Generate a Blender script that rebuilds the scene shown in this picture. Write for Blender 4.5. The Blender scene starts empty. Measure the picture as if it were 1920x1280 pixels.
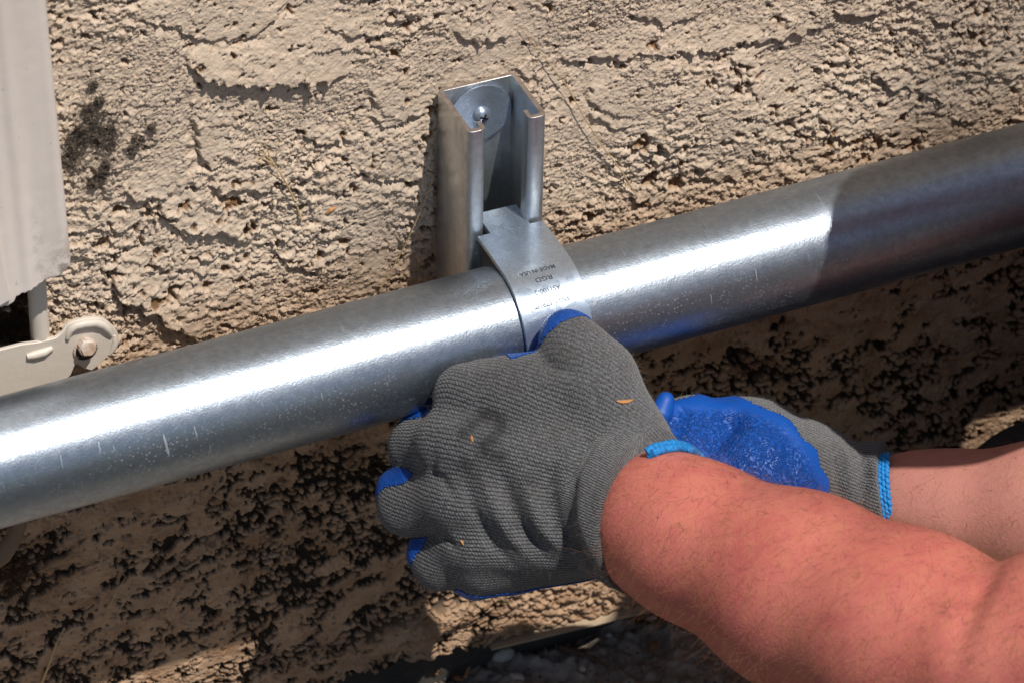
import bpy, bmesh, math, random
import numpy as np
from mathutils import Vector, Matrix
from mathutils.bvhtree import BVHTree
import openvdb as vdb

SC = bpy.context.scene
COL = SC.collection
MM = 0.001            # everything below is written in millimetres
random.seed(7)

# ------------------------------------------------------------------ camera
CR = np.array([[0.9175245702147097, -0.3972408275238565, 0.01866515471336682],
               [0.23006645005407234, 0.5685074267248313, 0.7898536157530883],
               [-0.3243733830199841, -0.7204158734417725, 0.613011319374527]])   # rows: right, up, back
CC = np.array([-855.43665123, -1951.98692315, 1492.76682197])
CF = 10060.4
cam = bpy.data.cameras.new("camera")
cam_o = bpy.data.objects.new("camera", cam)
COL.objects.link(cam_o)
M = Matrix(np.column_stack([CR[0], CR[1], CR[2]]).tolist()).to_4x4()
M.translation = Vector(CC * MM)
cam_o.matrix_world = M
cam.sensor_width = 36.0
cam.sensor_fit = 'HORIZONTAL'
cam.lens = CF / 1920 * 36
cam.clip_start = 0.1
cam.clip_end = 400
cam.dof.use_dof = True
cam.dof.focus_distance = 2.60
cam.dof.aperture_fstop = 16.0
SC.camera = cam_o

# ------------------------------------------------------------------ light
SUN = np.array([0.15, -0.43, 0.90]); SUN /= np.linalg.norm(SUN)
w = bpy.data.worlds.new("World"); SC.world = w; w.use_nodes = True
nt = w.node_tree; nt.nodes.clear()
sky = nt.nodes.new('ShaderNodeTexSky'); sky.sky_type = 'NISHITA'; sky.sun_disc = False
sky.sun_elevation = math.asin(SUN[2]); sky.sun_rotation = math.atan2(SUN[0], SUN[1])
bg = nt.nodes.new('ShaderNodeBackground'); bg.inputs[1].default_value = 0.064
wo = nt.nodes.new('ShaderNodeOutputWorld')
nt.links.new(sky.outputs[0], bg.inputs[0]); nt.links.new(bg.outputs[0], wo.inputs[0])
sl = bpy.data.lights.new("sun", 'SUN'); sl.energy = 4.7; sl.angle = math.radians(0.55); sl.color = (1.0, 0.955, 0.89)
so = bpy.data.objects.new("sun", sl); COL.objects.link(so)
so.rotation_euler = Vector(SUN).to_track_quat('Z', 'Y').to_euler()
SC.view_settings.view_transform = 'Standard'; SC.view_settings.look = 'None'
SC.view_settings.gamma = 1.0
SC.view_settings.exposure = 0.0
SC.cycles.max_bounces = 6
SC.cycles.use_denoising = True

# ------------------------------------------------------------------ helpers
def ray(u, v):
    return CR.T @ np.array([(u - 960) / CF, -(v - 640) / CF, -1.0])
def plane(u, v, axis=1, c=0.0):            # photo pixel -> point on a world plane (mm)
    d = ray(u, v); return CC + d * (c - CC[axis]) / d[axis]
PIPE_A = np.array([0, -73.07, -94.74]); PIPE_D = np.array([1, .01397, .01274]); PIPE_D /= np.linalg.norm(PIPE_D)
PIPE_R = 30.15
D0 = (CR @ (PIPE_A - CC))[2] * -1
def at(u, v, d):                           # photo pixel at depth d mm nearer than the clamp
    z = D0 - d
    return CC + CR.T @ np.array([(u - 960) / CF * z, -(v - 640) / CF * z, -z])
def onpipe(u, v, r):                       # point where a pixel's ray meets the cylinder of radius r round the pipe axis
    d = ray(u, v); o = CC - PIPE_A
    dp = d - (d @ PIPE_D) * PIPE_D; op = o - (o @ PIPE_D) * PIPE_D
    a = dp @ dp; b = 2 * dp @ op; c = op @ op - r * r
    return CC + d * (-b - math.sqrt(max(0, b * b - 4 * a * c))) / (2 * a)

def tag(o, label=None, cat=None, group=None, kind=None):
    if label: o['label'] = label
    if cat: o['category'] = cat
    if group: o['group'] = group
    if kind: o['kind'] = kind
    return o
def empty(name, loc, label, cat, group=None):
    o = bpy.data.objects.new(name, None); COL.objects.link(o)
    o.location = Vector(loc) * MM; o.empty_display_size = .02
    return tag(o, label, cat, group)
def mesh_np(name, V, F, mat, parent=None, smooth=True, attrs=None, origin=None):
    """V (n,3) mm world, F (m,4)|(m,3) int"""
    V = np.asarray(V, float)
    org = np.zeros(3)
    if parent is not None: org = np.array(worg(parent))
    elif origin is not None: org = np.array(origin, float)
    me = bpy.data.meshes.new(name)
    F = np.asarray(F); n = F.shape[1]
    me.vertices.add(len(V)); me.vertices.foreach_set('co', ((V - org) * MM).astype(np.float32).ravel())
    me.loops.add(F.size); me.loops.foreach_set('vertex_index', F.astype(np.int32).ravel())
    me.polygons.add(len(F)); me.polygons.foreach_set('loop_start', (np.arange(len(F)) * n).astype(np.int32))
    me.polygons.foreach_set('use_smooth', np.full(len(F), smooth))
    for k, (dom, arr) in (attrs or {}).items():
        a = me.attributes.new(k, 'FLOAT', dom); a.data.foreach_set('value', np.asarray(arr, np.float32).ravel())
    me.update(calc_edges=True)
    return link(name, me, mat, parent, org)
def link(name, me, mat, parent=None, org=(0, 0, 0)):
    o = bpy.data.objects.new(name, me); COL.objects.link(o)
    if mat: me.materials.append(mat)
    if parent is not None:
        o.parent = parent
    else: o.location = Vector(org) * MM
    return o
def worg(o):
    p = Vector((0, 0, 0))
    while o is not None: p += Vector(o.location); o = o.parent
    return p / MM
class MB:
    """collects mm geometry in a bmesh"""
    def __init__(s): s.bm = bmesh.new()
    def poly_prism(s, pts, dvec, smooth=False):
        a = [s.bm.verts.new(Vector(p)) for p in pts]; b = [s.bm.verts.new(Vector(p) + Vector(dvec)) for p in pts]
        n = len(pts)
        s.bm.faces.new(a); s.bm.faces.new(b[::-1])
        for i in range(n): s.bm.faces.new((a[i], b[i], b[(i + 1) % n], a[(i + 1) % n]))
    def box(s, c, size, rot=None):
        m = Matrix.Translation(Vector(c)) @ (rot.to_4x4() if rot else Matrix.Identity(4)) @ Matrix.Diagonal((*size, 1))
        bmesh.ops.create_cube(s.bm, size=1, matrix=m)
    def tube(s, pts, radii, seg=16, cap=True):
        pts = [Vector(p) for p in pts]
        if not hasattr(radii, '__len__'): radii = [radii] * len(pts)
        rings = []; ref = None
        for i, p in enumerate(pts):
            t = (pts[min(i + 1, len(pts) - 1)] - pts[max(i - 1, 0)]).normalized()
            if ref is None: ref = t.orthogonal().normalized()
            ref = (ref - t * ref.dot(t)).normalized(); b = t.cross(ref)
            rings.append([s.bm.verts.new(p + (ref * math.cos(a) + b * math.sin(a)) * radii[i]) for a in [2 * math.pi * k / seg for k in range(seg)]])
        for A, B in zip(rings, rings[1:]):
            for k in range(seg): s.bm.faces.new((A[k], A[(k + 1) % seg], B[(k + 1) % seg], B[k]))
        if cap:
            s.bm.faces.new(rings[0][::-1]); s.bm.faces.new(rings[-1])
    def ico(s, c, r, sub=2, scale=(1, 1, 1), rough=0, seed=0, rot=None):
        m = Matrix.Translation(Vector(c)) @ (rot.to_4x4() if rot else Matrix.Identity(4)) @ Matrix.Diagonal((*scale, 1))
        g = bmesh.ops.create_icosphere(s.bm, subdivisions=sub, radius=r, matrix=Matrix.Identity(4))
        rg = random.Random(seed)
        ph = [Vector((rg.gauss(0, 1), rg.gauss(0, 1), rg.gauss(0, 1))) for _ in range(7)]
        for v in g['verts']:
            n = v.co.normalized()
            if rough:
                k = sum(max(-1, min(.55, n.dot(q.normalized()) - .45)) for q in ph) / 3
                v.co *= 1 + rough * (k + rg.uniform(-.12, .12))
            v.co = m @ v.co
    def build(s, name, mat, parent=None, smooth=False, bevel=0, bseg=2, origin=None, angle=35):
        bmesh.ops.remove_doubles(s.bm, verts=s.bm.verts, dist=1e-4)
        bmesh.ops.recalc_face_normals(s.bm, faces=s.bm.faces)
        if bevel:
            es = [e for e in s.bm.edges if len(e.link_faces) == 2 and e.calc_face_angle(0) > math.radians(angle)]
            bmesh.ops.bevel(s.bm, geom=es, offset=bevel, segments=bseg, affect='EDGES', clamp_overlap=True)
        org = Vector((0, 0, 0))
        if parent is not None: org = worg(parent)
        elif origin is not None: org = Vector(origin)
        for v in s.bm.verts: v.co = (v.co - org) * MM
        me = bpy.data.meshes.new(name)
        for f in s.bm.faces: f.smooth = smooth or bool(bevel)
        s.bm.to_mesh(me); s.bm.free()
        if smooth or bevel: me.set_sharp_from_angle(angle=math.radians(48))
        return link(name, me, mat, parent, org)

# ------------------------------------------------------------------ materials
class N:
    def __init__(s, name):
        s.m = bpy.data.materials.new(name); s.m.use_nodes = True; s.t = s.m.node_tree
        s.b = s.t.nodes['Principled BSDF']; s.out = s.t.nodes['Material Output']
    def n(s, typ, **kw):
        x = s.t.nodes.new('ShaderNode' + typ)
        for k, v in kw.items():
            if k.startswith('i_'):
                key = k[2:]; key = int(key) if key.isdigit() else key.replace('_', ' ')
                s.set(x.inputs[key], v)
            else: setattr(x, k, v)
        return x
    def set(s, sock, v):
        if isinstance(v, bpy.types.NodeSocket): s.t.links.new(v, sock)
        elif isinstance(v, (tuple, list)) and len(v) == 3 and sock.type == 'RGBA': sock.default_value = (*v, 1)
        else: sock.default_value = v
    def P(s, **kw):
        for k, v in kw.items(): s.set(s.b.inputs[k.replace('_', ' ')], v)
    def noise(s, vec, scale, detail=3, rough=.5, dist=0):
        return s.n('TexNoise', i_Vector=vec, i_Scale=scale, i_Detail=detail, i_Roughness=rough, i_Distortion=dist).outputs[0]
    def ramp(s, fac, *stops, interp='LINEAR'):
        r = s.n('ValToRGB', i_0=fac); r.color_ramp.interpolation = interp; e = r.color_ramp.elements
        while len(e) < len(stops): e.new(0.5)
        for k, (p, c) in zip(e, stops):
            k.position = p; k.color = (c, c, c, 1) if not isinstance(c, tuple) else (*c, 1)
        return r.outputs[0]
    def mix(s, fac, a, b, mode='MIX'):
        x = s.n('Mix', data_type='RGBA', blend_type=mode); s.set(x.inputs[0], fac); s.set(x.inputs[6], a); s.set(x.inputs[7], b); return x.outputs[2]
    def math(s, op, a, b=0.0, c=0.0, clamp=False):
        x = s.n('Math', operation=op, use_clamp=clamp); s.set(x.inputs[0], a); s.set(x.inputs[1], b); s.set(x.inputs[2], c); return x.outputs[0]
    def obj(s): return s.n('TexCoord').outputs['Object']
    def map(s, vec, scale=(1, 1, 1), rot=(0, 0, 0)):
        return s.n('Mapping', i_Vector=vec, i_Scale=scale, i_Rotation=rot).outputs[0]
    def attr(s, name): return s.n('Attribute', attribute_name=name).outputs['Fac']
    def bump(s, h, dist, strength=1.0, prev=None):
        x = s.n('Bump', i_Height=h, i_Distance=dist, i_Strength=strength)
        if prev is not None: s.set(x.inputs['Normal'], prev)
        return x.outputs[0]

def metal_mat(name, base, rough, spangle=.12, pit=.00005, streak=False, stain=0.0, diff=0.0):
    m = N(name); c = m.obj()
    sp = m.noise(c, 260, 5, .7)
    cl = m.noise(c, 28, 4, .6, .5)
    col = m.mix(m.ramp(sp, (.3, 0.), (.7, 1.)), tuple(x * (1 - spangle) for x in base), tuple(min(1, x * (1 + spangle)) for x in base))
    col = m.mix(m.math('MULTIPLY', m.ramp(cl, (.45, 0.), (.72, 1.)), .35), col, tuple(x * .72 for x in base))
    r = m.math('ADD', m.math('MULTIPLY', cl, .16), rough - .08)
    h = m.noise(c, 900, 3, .65)
    if stain:
        st = m.ramp(m.noise(m.map(c, (1, 1, .35)), 60, 5, .65), (.5, 0.), (.66, 1.))
        col = m.mix(m.math('MULTIPLY', st, stain), col, (.16, .12, .08))
        r = m.math('ADD', r, m.math('MULTIPLY', st, .25))
    met = 1.0 - diff
    spg = m.n('TexVoronoi', i_Vector=m.n('VectorMath', operation='ADD', i_0=c, i_1=m.n('VectorMath', operation='SCALE', i_0=m.n('TexNoise', i_Vector=c, i_Scale=150.0).outputs['Color'], i_Scale=.006).outputs[0]).outputs[0], i_Scale=260.0)
    spv = m.n('SeparateColor', i_0=spg.outputs['Color']).outputs[0]
    col = m.mix(m.math('MULTIPLY', spv, .28 if streak else .1), col, tuple(x * .6 for x in base)); r = m.math('ADD', r, m.math('MULTIPLY', spv, .07))
    if streak:
        ang = m.attr('ang')            # mm round the pipe, and mm along it
        lon = m.attr('lon')
        v = m.n('CombineXYZ', i_X=m.math('MULTIPLY', lon, .55), i_Y=m.math('MULTIPLY', ang, .07), i_Z=0.0).outputs[0]
        s1 = m.ramp(m.noise(v, 1.0, 2, .5), (.66, 0.), (.75, 1.))
        win = m.ramp(m.noise(v, .13, 1, .5), (.48, 0.), (.6, 1.))
        mk = m.math('MULTIPLY', s1, win)
        # frosty crystal speckle
        vo = m.n('TexVoronoi', i_Vector=c, i_Scale=520.0)
        fr = m.math('MULTIPLY', m.ramp(vo.outputs['Distance'], (.0, 1.), (.34, 0.)), m.ramp(m.noise(c, 45, 4, .6), (.38, 0.), (.62, 1.)))
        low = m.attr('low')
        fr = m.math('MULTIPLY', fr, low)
        drip = m.attr('drip')
        a = m.math('MAXIMUM', m.math('MULTIPLY', mk, .3), m.math('MULTIPLY', fr, .62))
        a = m.math('MAXIMUM', a, m.math('MULTIPLY', drip, .6))
        col = m.mix(m.math('MULTIPLY', low, .38), col, (.17, .21, .26)) if streak else col  # underside's dark reflection put into the pipe's colour
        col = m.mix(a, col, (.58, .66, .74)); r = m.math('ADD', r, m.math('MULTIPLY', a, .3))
        lng = m.n('CombineXYZ', i_X=m.math('MULTIPLY', lon, .012), i_Y=m.math('MULTIPLY', ang, .9), i_Z=0.0).outputs[0]
        sc = m.ramp(m.noise(lng, 1.0, 3, .6), (.58, 0.), (.72, 1.))
        col = m.mix(m.math('MULTIPLY', m.math('MULTIPLY', sc, m.math('SUBTRACT', 1.0, low)), .3), col, (.2, .2, .2))
        met = m.math('SUBTRACT', 1.0 - diff, m.math('MULTIPLY', a, .5))
    m.P(Base_Color=col, Metallic=met, Roughness=r, Normal=m.bump(h, pit))
    return m.m
def paint_mat(name, base, rough=.55, bump=.0004, dirt=.25, sc=1.0, rust=0):
    m = N(name); c = m.obj()
    d = m.ramp(m.noise(c, 45 * sc, 5, .65), (.5, 0.), (.75, 1.))
    col = m.mix(m.math('MULTIPLY', d, dirt), base, tuple(x * .55 for x in base))
    sp = m.ramp(m.noise(c, 420 * sc, 2, .5), (.7, 0.), (.78, 1.))
    col = m.mix(m.math('MULTIPLY', sp, .35), col, (.2, .15, .1))
    if rust:
        ru = m.ramp(m.noise(c, 110 * sc, 5, .7), (.5 - rust * .1, 0.), (.6, 1.))
        col = m.mix(m.math('MULTIPLY', ru, rust), col, (.3, .12, .035))
    m.P(Base_Color=col, Roughness=rough, Normal=m.bump(m.noise(c, 120 * sc, 4, .6), bump))
    return m.m
MAT = {}
MAT['pipe'] = metal_mat('galvanised_pipe', (.37, .42, .48), .32, .18, .00010, streak=True, diff=.09)
MAT['zinc'] = metal_mat('bright_zinc', (.55, .64, .75), .24, .10, .00003, diff=.18)
MAT['strut'] = metal_mat('galvanised_strut', (.60, .63, .65), .30, .12, .00006, stain=.3, diff=.12)
MAT['cut'] = metal_mat('sawn_steel_edge', (.62, .56, .52), .42, .3, .0002)
MAT['tan'] = paint_mat('beige_paint', (.60, .53, .45), .5, .0003, .12)
MAT['tan_rust'] = paint_mat('rusty_paint', (.60, .51, .43), .55, .0003, .2, rust=.6)
MAT['straw'] = paint_mat('dry_straw', (.50, .36, .18), .6, .0001, .3, 3)
MAT['chip'] = paint_mat('wood_chip', (.52, .24, .08), .7, .0002, .3, 2)
# ------------------------------------------------------------------ stucco wall
GX0, GX1, GZ0, GZ1, ST = -300.0, 385.0, -378.0, 150.0, 0.6
NX, NZ = int((GX1 - GX0) / ST), int((GZ1 - GZ0) / ST)
gx = GX0 + np.arange(NX) * ST; gz = GZ0 + np.arange(NZ) * ST
XX, ZZ = np.meshgrid(gx, gz)
rs = np.random.RandomState(11)
KX, KZ = np.meshgrid(np.fft.rfftfreq(NX, ST), np.fft.fftfreq(NZ, ST))
def band(lam, bw=.35, ax=1.0, ang=0.0):
    """band-passed noise of wavelength lam mm; ax > 1 stretches it along the direction ang"""
    a = math.radians(ang)
    kx = (KX * math.cos(a) + KZ * math.sin(a)) * math.sqrt(ax); kz = (-KX * math.sin(a) + KZ * math.cos(a)) / math.sqrt(ax)
    k = np.hypot(kx, kz) * lam + 1e-9
    f = np.fft.irfft2(np.fft.rfft2(rs.randn(NZ, NX)) * np.exp(-(np.log(k) / bw) ** 2 / 2), s=(NZ, NX))
    return f / f.std()
def sstep(x, a, b):
    t = np.clip((x - a) / (b - a), 0, 1); return t * t * (3 - 2 * t)
def lowpass(a, lam):
    return np.fft.irfft2(np.fft.rfft2(a) * np.exp(-(np.hypot(KX, KZ) * lam) ** 2), s=(NZ, NX))
n5, n9, n18, n40 = band(5), band(9, .4, 1.8, -14), band(18, .4, 1.6, -12), band(42, .4, 1.7, -12)
lump = np.abs(band(4.6, .35, 1.7, -16)); lump2 = np.abs(band(2.4, .3, 1.4, -16))
low = sstep(-ZZ, 95, 150)                       # the trowelled, broken coat lower down the wall
H = band(160, .3) * 1.1 + band(70, .3) * .5
# broad plates left by the trowel, ragged at their edges
p1 = n40 + .45 * n18 + .28 * n9 + .2 * n5
p2_ = band(26, .4, 2.0, -10) + .4 * band(9) + .25 * n5
M1 = sstep(p1, .25, .42); M2 = sstep(p2_, .75, .9)
lip1 = np.exp(-((p1 - .5) / .16) ** 2); lip2 = np.exp(-((p2_ - .98) / .16) ** 2)
rough_map = np.clip(.75 + .35 * band(120, .3) , .45, 1.3)
smooth = np.clip(M1 * .55 + M2 * .35, 0, .8)
gate = sstep(band(110, .3), -.7, .5)
calm = np.zeros_like(H)                         # areas the trowel left nearly smooth
for u, v, sx_, sz_ in [(450, 60, 52, 20), (600, 230, 46, 22), (1000, 60, 60, 22), (1130, 240, 34, 30), (1380, 190, 40, 22), (690, 430, 22, 14), (250, 120, 34, 24), (1230, 40, 50, 14), (330, 300, 20, 14), (900, 100, 40, 20), (1560, 60, 30, 14), (620, 505, 50, 14), (1420, 250, 24, 14), (1090, 330, 24, 18)]:
    cq = plane(u, v, 1, 0); calm = np.maximum(calm, np.exp(-(((XX - cq[0]) / sx_) ** 2 + ((ZZ - cq[2]) / sz_) ** 2) ** 1.5))
chunk = np.zeros_like(H)                        # areas left open and chunky
for u, v, sx_, sz_ in [(430, 380, 60, 26), (230, 430, 40, 26), (300, 560, 60, 34), (620, 300, 34, 20), (790, 420, 16, 50), (1230, 300, 34, 24), (1290, 360, 40, 16), (1120, 410, 22, 12), (1390, 130, 18, 22), (1500, 240, 40, 22), (1620, 270, 50, 22), (1700, 120, 50, 26), (1850, 60, 36, 40), (560, 470, 30, 20), (790, 30, 40, 16), (170, 40, 26, 20)]:
    cq = plane(u, v, 1, 0); chunk = np.maximum(chunk, np.exp(-(((XX - cq[0]) / sx_) ** 2 + ((ZZ - cq[2]) / sz_) ** 2) ** 1.3))
calm = calm * (1 - chunk)
gate = np.maximum(gate * (1 - .85 * calm), chunk)
H += (.75 * M1 + .3 * lip1) * (1 - .8 * calm) + (1.1 * M2 + .5 * lip2) * gate
H += (lump * (.42 + .12 * chunk) * (1 - .45 * calm) + lump2 * .52) * (1 - smooth) * rough_map + (lump * .14 + lump2 * .42) * smooth
H += (.36 + .5 * chunk) * np.maximum(n9, -.2) * (1 - .5 * smooth) * rough_map * (1 - .8 * calm)
# pitted hollows
q = band(15, .35, 1.7, -12) + .55 * band(6.5) + .35 * band(3.2)
pgate = sstep(band(95, .35), -.2, .9) * (1 - calm)
pt_ = 2.2 - .45 * pgate - .75 * chunk
pit = sstep(q, pt_, pt_ + .3) * (1 - .6 * sstep(p1, .9, 1.3) * (1 - chunk))
H -= 3.6 * pit
# lower wall: paint sits on the plates, the hollows between are deep and black
r1 = .6 * band(40, .4, 2.2, 14) + 1.0 * band(20, .35, 1.7, 12) + .45 * band(8) + .25 * band(4) + .12 * band(2.2)
thr = .0 + .8 * np.clip(band(85, .35, 1.8, 12), -1.5, 1.5)
bx, bz = 330 - 330, 0
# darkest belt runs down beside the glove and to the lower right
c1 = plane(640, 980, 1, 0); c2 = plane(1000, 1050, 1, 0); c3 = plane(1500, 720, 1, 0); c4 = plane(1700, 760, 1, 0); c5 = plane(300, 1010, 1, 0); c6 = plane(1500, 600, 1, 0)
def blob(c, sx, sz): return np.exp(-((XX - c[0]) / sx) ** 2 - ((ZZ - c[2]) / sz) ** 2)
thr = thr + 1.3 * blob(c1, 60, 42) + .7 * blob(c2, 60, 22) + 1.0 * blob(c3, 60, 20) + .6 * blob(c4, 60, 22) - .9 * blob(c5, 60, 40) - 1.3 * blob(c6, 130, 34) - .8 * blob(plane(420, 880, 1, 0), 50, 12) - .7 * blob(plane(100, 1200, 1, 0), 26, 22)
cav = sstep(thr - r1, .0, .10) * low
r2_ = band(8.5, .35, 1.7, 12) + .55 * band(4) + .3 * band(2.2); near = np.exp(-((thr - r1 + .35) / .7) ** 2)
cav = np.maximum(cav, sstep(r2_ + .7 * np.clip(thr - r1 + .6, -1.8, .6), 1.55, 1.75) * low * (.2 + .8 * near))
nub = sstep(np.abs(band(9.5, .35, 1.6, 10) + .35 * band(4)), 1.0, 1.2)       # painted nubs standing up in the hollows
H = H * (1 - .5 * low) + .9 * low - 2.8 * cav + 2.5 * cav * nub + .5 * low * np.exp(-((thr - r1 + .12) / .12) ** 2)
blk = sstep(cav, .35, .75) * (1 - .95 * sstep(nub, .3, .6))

# ledges and flaps traced from the wall: (height, width above, pixels)
FL = [(6.6, 17, 1.4, [(345, 100), (378, 134), (430, 140), (470, 147), (520, 141), (600, 142), (655, 128)]),
      (2.6, 22, 1, [(250, 22), (330, 42), (372, 70), (440, 66), (482, 58), (520, 20), (545, -8)]),
      (4.2, 13, 1, [(286, 372), (310, 405), (360, 432), (410, 424), (470, 455)]),
      (5.6, 16, 1.2, [(192, 500), (226, 545), (290, 582), (345, 612), (384, 640)]),
      (2.8, 7, 1, [(135, 425), (180, 418), (225, 424), (262, 405)]),
      (2.8, 14, 1, [(690, 160), (712, 200), (745, 222), (790, 205)]),
      (2.6, 10, 1, [(368, 215), (372, 270), (384, 300), (420, 300)]),
      (2.4, 8, 1, [(405, 330), (424, 356), (470, 346), (520, 352)]),
      (3.0, 7, 1, [(1045, 116), (1110, 106), (1160, 100), (1230, 94), (1330, 86), (1400, 76), (1480, 62), (1570, 46)]),
      (2.6, 6, 1, [(1375, 104), (1398, 130), (1414, 172), (1380, 182)]),
      (3.2, 11, 1, [(1560, 12), (1610, 26), (1660, 18)]),
      (3.4, 12, 1, [(1640, 126), (1668, 156), (1716, 158), (1752, 176), (1786, 160)]),
      (2.6, 9, 1, [(1535, 205), (1560, 245), (1620, 270), (1690, 262)]),
      (2.8, 8, 1, [(1740, 20), (1800, 50), (1850, 44)]),
      (2.6, 8, 1, [(640, 300), (700, 330), (760, 322), (800, 338)]),
      (2.4, 7, 1, [(520, 480), (580, 500), (640, 470)]),
      (2.6, 9, 1, [(560, 245), (604, 262), (650, 255)]),
      (2.2, 8, 1, [(1100, 165), (1140, 210), (1200, 215)]),
      (3.0, 9, 1, [(1470, 330), (1530, 352), (1600, 330), (1680, 300)]),
      (2.6, 6, 1, [(900, 620), (940, 605), (985, 600)]), (2.4, 7, 1, [(660, 289), (679, 300), (690, 311), (716, 330), (758, 308)]),
      (2.6, 10, 1, [(690, 215), (728, 229), (758, 221), (776, 200)]), (2.6, 8, 1, [(368, 215), (373, 262), (377, 298), (398, 303), (405, 287), (425, 287), (436, 298), (455, 290)]),
      (3.2, 9, 1, [(398, 326), (413, 354), (432, 351), (454, 345), (491, 352), (508, 347)]), (3.4, 10, 1.2, [(229, 337), (246, 362), (289, 366), (310, 360), (332, 349)]),
      (2.2, 6, 1, [(585, 347), (619, 352), (640, 360)]), (2.2, 6, 1, [(150, 300), (190, 312), (230, 300)]), (2.4, 7, 1, [(1170, 360), (1210, 380), (1250, 372)]),
      (2.2, 6, 1, [(1100, 215), (1150, 232), (1190, 228)]), (2.6, 8, 1, [(1300, 300), (1340, 330), (1400, 322)]), (2.4, 9, 1, [(850, 60), (900, 75), (960, 66)]),
      (2.4, 8, 1, [(620, 40), (660, 62), (720, 55)]), (2.4, 8, 1, [(1180, 20), (1240, 36), (1310, 26)]), (2.2, 7, 1, [(1560, 330), (1600, 345), (1660, 325)]),
      (3.0, 14, 1, [(1240, 560), (1440, 585), (1600, 600), (1780, 520)]),
      (3.6, 16, 1, [(1400, 640), (1500, 690), (1600, 680), (1700, 640), (1800, 650)]),
      (3.6, 14, 1, [(330, 905), (450, 930), (540, 880)]),
      (3.4, 13, 1, [(250, 1130), (330, 1150), (480, 1060)])]
jit = .38 * n5 + .9 * band(11)
flap = np.zeros_like(H)
for A, W, dr, P in FL:
    Q = np.array([[plane(u, v, 1, 0)[0], plane(u, v, 1, 0)[2]] for u, v in P])
    x0, x1 = Q[:, 0].min() - 25, Q[:, 0].max() + 25; z0, z1 = Q[:, 1].min() - 25, Q[:, 1].max() + 45
    sx = slice(max(0, int((x0 - GX0) / ST)), max(0, int((x1 - GX0) / ST))); sz = slice(max(0, int((z0 - GZ0) / ST)), max(0, int((z1 - GZ0) / ST)))
    X, Z = XX[sz, sx], ZZ[sz, sx]
    if X.size == 0: continue
    best = np.full(X.shape, 1e9); sgn = np.ones(X.shape); end = np.zeros(X.shape)
    L = np.concatenate([[0], np.cumsum(np.hypot(*np.diff(Q, axis=0).T))])
    for i in range(len(Q) - 1):
        d = Q[i + 1] - Q[i]; l = np.hypot(*d)
        t = np.clip(((X - Q[i, 0]) * d[0] + (Z - Q[i, 1]) * d[1]) / l ** 2, 0, 1)
        ex, ez = X - Q[i, 0] - t * d[0], Z - Q[i, 1] - t * d[1]
        dd = np.hypot(ex, ez); m = dd < best
        best = np.where(m, dd, best); sgn = np.where(m, np.sign(d[0] * ez - d[1] * ex), sgn)
        end = np.where(m, (L[i] + t * l) / L[-1], end)
    s = best * sgn + jit[sz, sx]
    taper = np.clip(np.minimum(end, 1 - end) * 6, 0, 1) ** .6 * np.where((end < .001) | (end > .999), np.exp(-best / 5), 1)
    A = A * .74; f = A * np.where(s > 0, np.exp(-(s / W) ** 1.3), np.exp(-(s / .7) ** 2)) * taper
    g = np.where(s > 0, np.exp(-(s / W) ** 1.3), 0) * taper
    H[sz, sx] = H[sz, sx] * (1 - .45 * g)
    flap[sz, sx] = np.maximum(flap[sz, sx], f)
    H[sz, sx] -= 1.2 * np.exp(-((s + 3) / 2.5) ** 2) * taper
H += flap
# single hollows seen in the photograph: px, py, radius px, depth
for u, v, r, d in [(1200, 268, 22, 5), (1228, 280, 12, 4), (1285, 275, 12, 4), (1222, 332, 20, 5), (1268, 345, 20, 5), (1392, 132, 13, 5), (1402, 155, 9, 4),
                   (1310, 217, 8, 3), (1560, 125, 11, 4), (1575, 88, 9, 3), (1455, 205, 12, 4), (1482, 232, 15, 5), (1650, 262, 16, 4), (1712, 268, 18, 4), (1380, 252, 8, 3),
                   (1105, 402, 15, 5), (1085, 412, 12, 4), (472, 428, 13, 5), (455, 65, 11, 3.5), (812, 205, 14, 5), (800, 250, 15, 5), (806, 485, 16, 5), (795, 420, 10, 4),
                   (320, 545, 16, 5), (205, 508, 16, 5), (300, 405, 12, 4), (655, 350, 10, 3), (560, 350, 9, 3), (360, 60, 8, 3), (1115, 52, 8, 3), (100, 2, 9, 3),
                   (240, 640, 14, 4), (700, 300, 8, 3), (1680, 90, 9, 3), (1830, 20, 12, 4), (595, 545, 9, 3), (450, 520, 10, 3), (560, 250, 8, 3), (20, 610, 50, 16), (30, 560, 34, 12),
                   (200, 980, 14, 3), (400, 1010, 18, 4), (1380, 660, 28, 6), (1420, 700, 24, 6), (1640, 640, 16, 4)]:
    c = plane(u, v, 1, 0); R_ = r / 3.4
    dd = np.hypot(XX - c[0], (ZZ - c[2]) * 1.15) + 1.3 * n5 + .9 * n9
    k = sstep(-dd, -R_, -R_ * .45); H -= d * k * .8; pit = np.maximum(pit, k)
    if v > 600 and r > 20: blk = np.maximum(blk, k * .9)
cm = plane(790, 1185, 1, 0); md = np.exp(-(((XX - cm[0]) / 34) ** 2 + ((ZZ - cm[2] - .12 * (XX - cm[0])) / 11) ** 2) ** 1.6)   # a washed, rounded bulge of plaster near the foot
H = H * (1 - .6 * md) + 6.5 * md + md * (.5 * lump + .4 * lump2); blk = blk * (1 - md); wash = md
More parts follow.
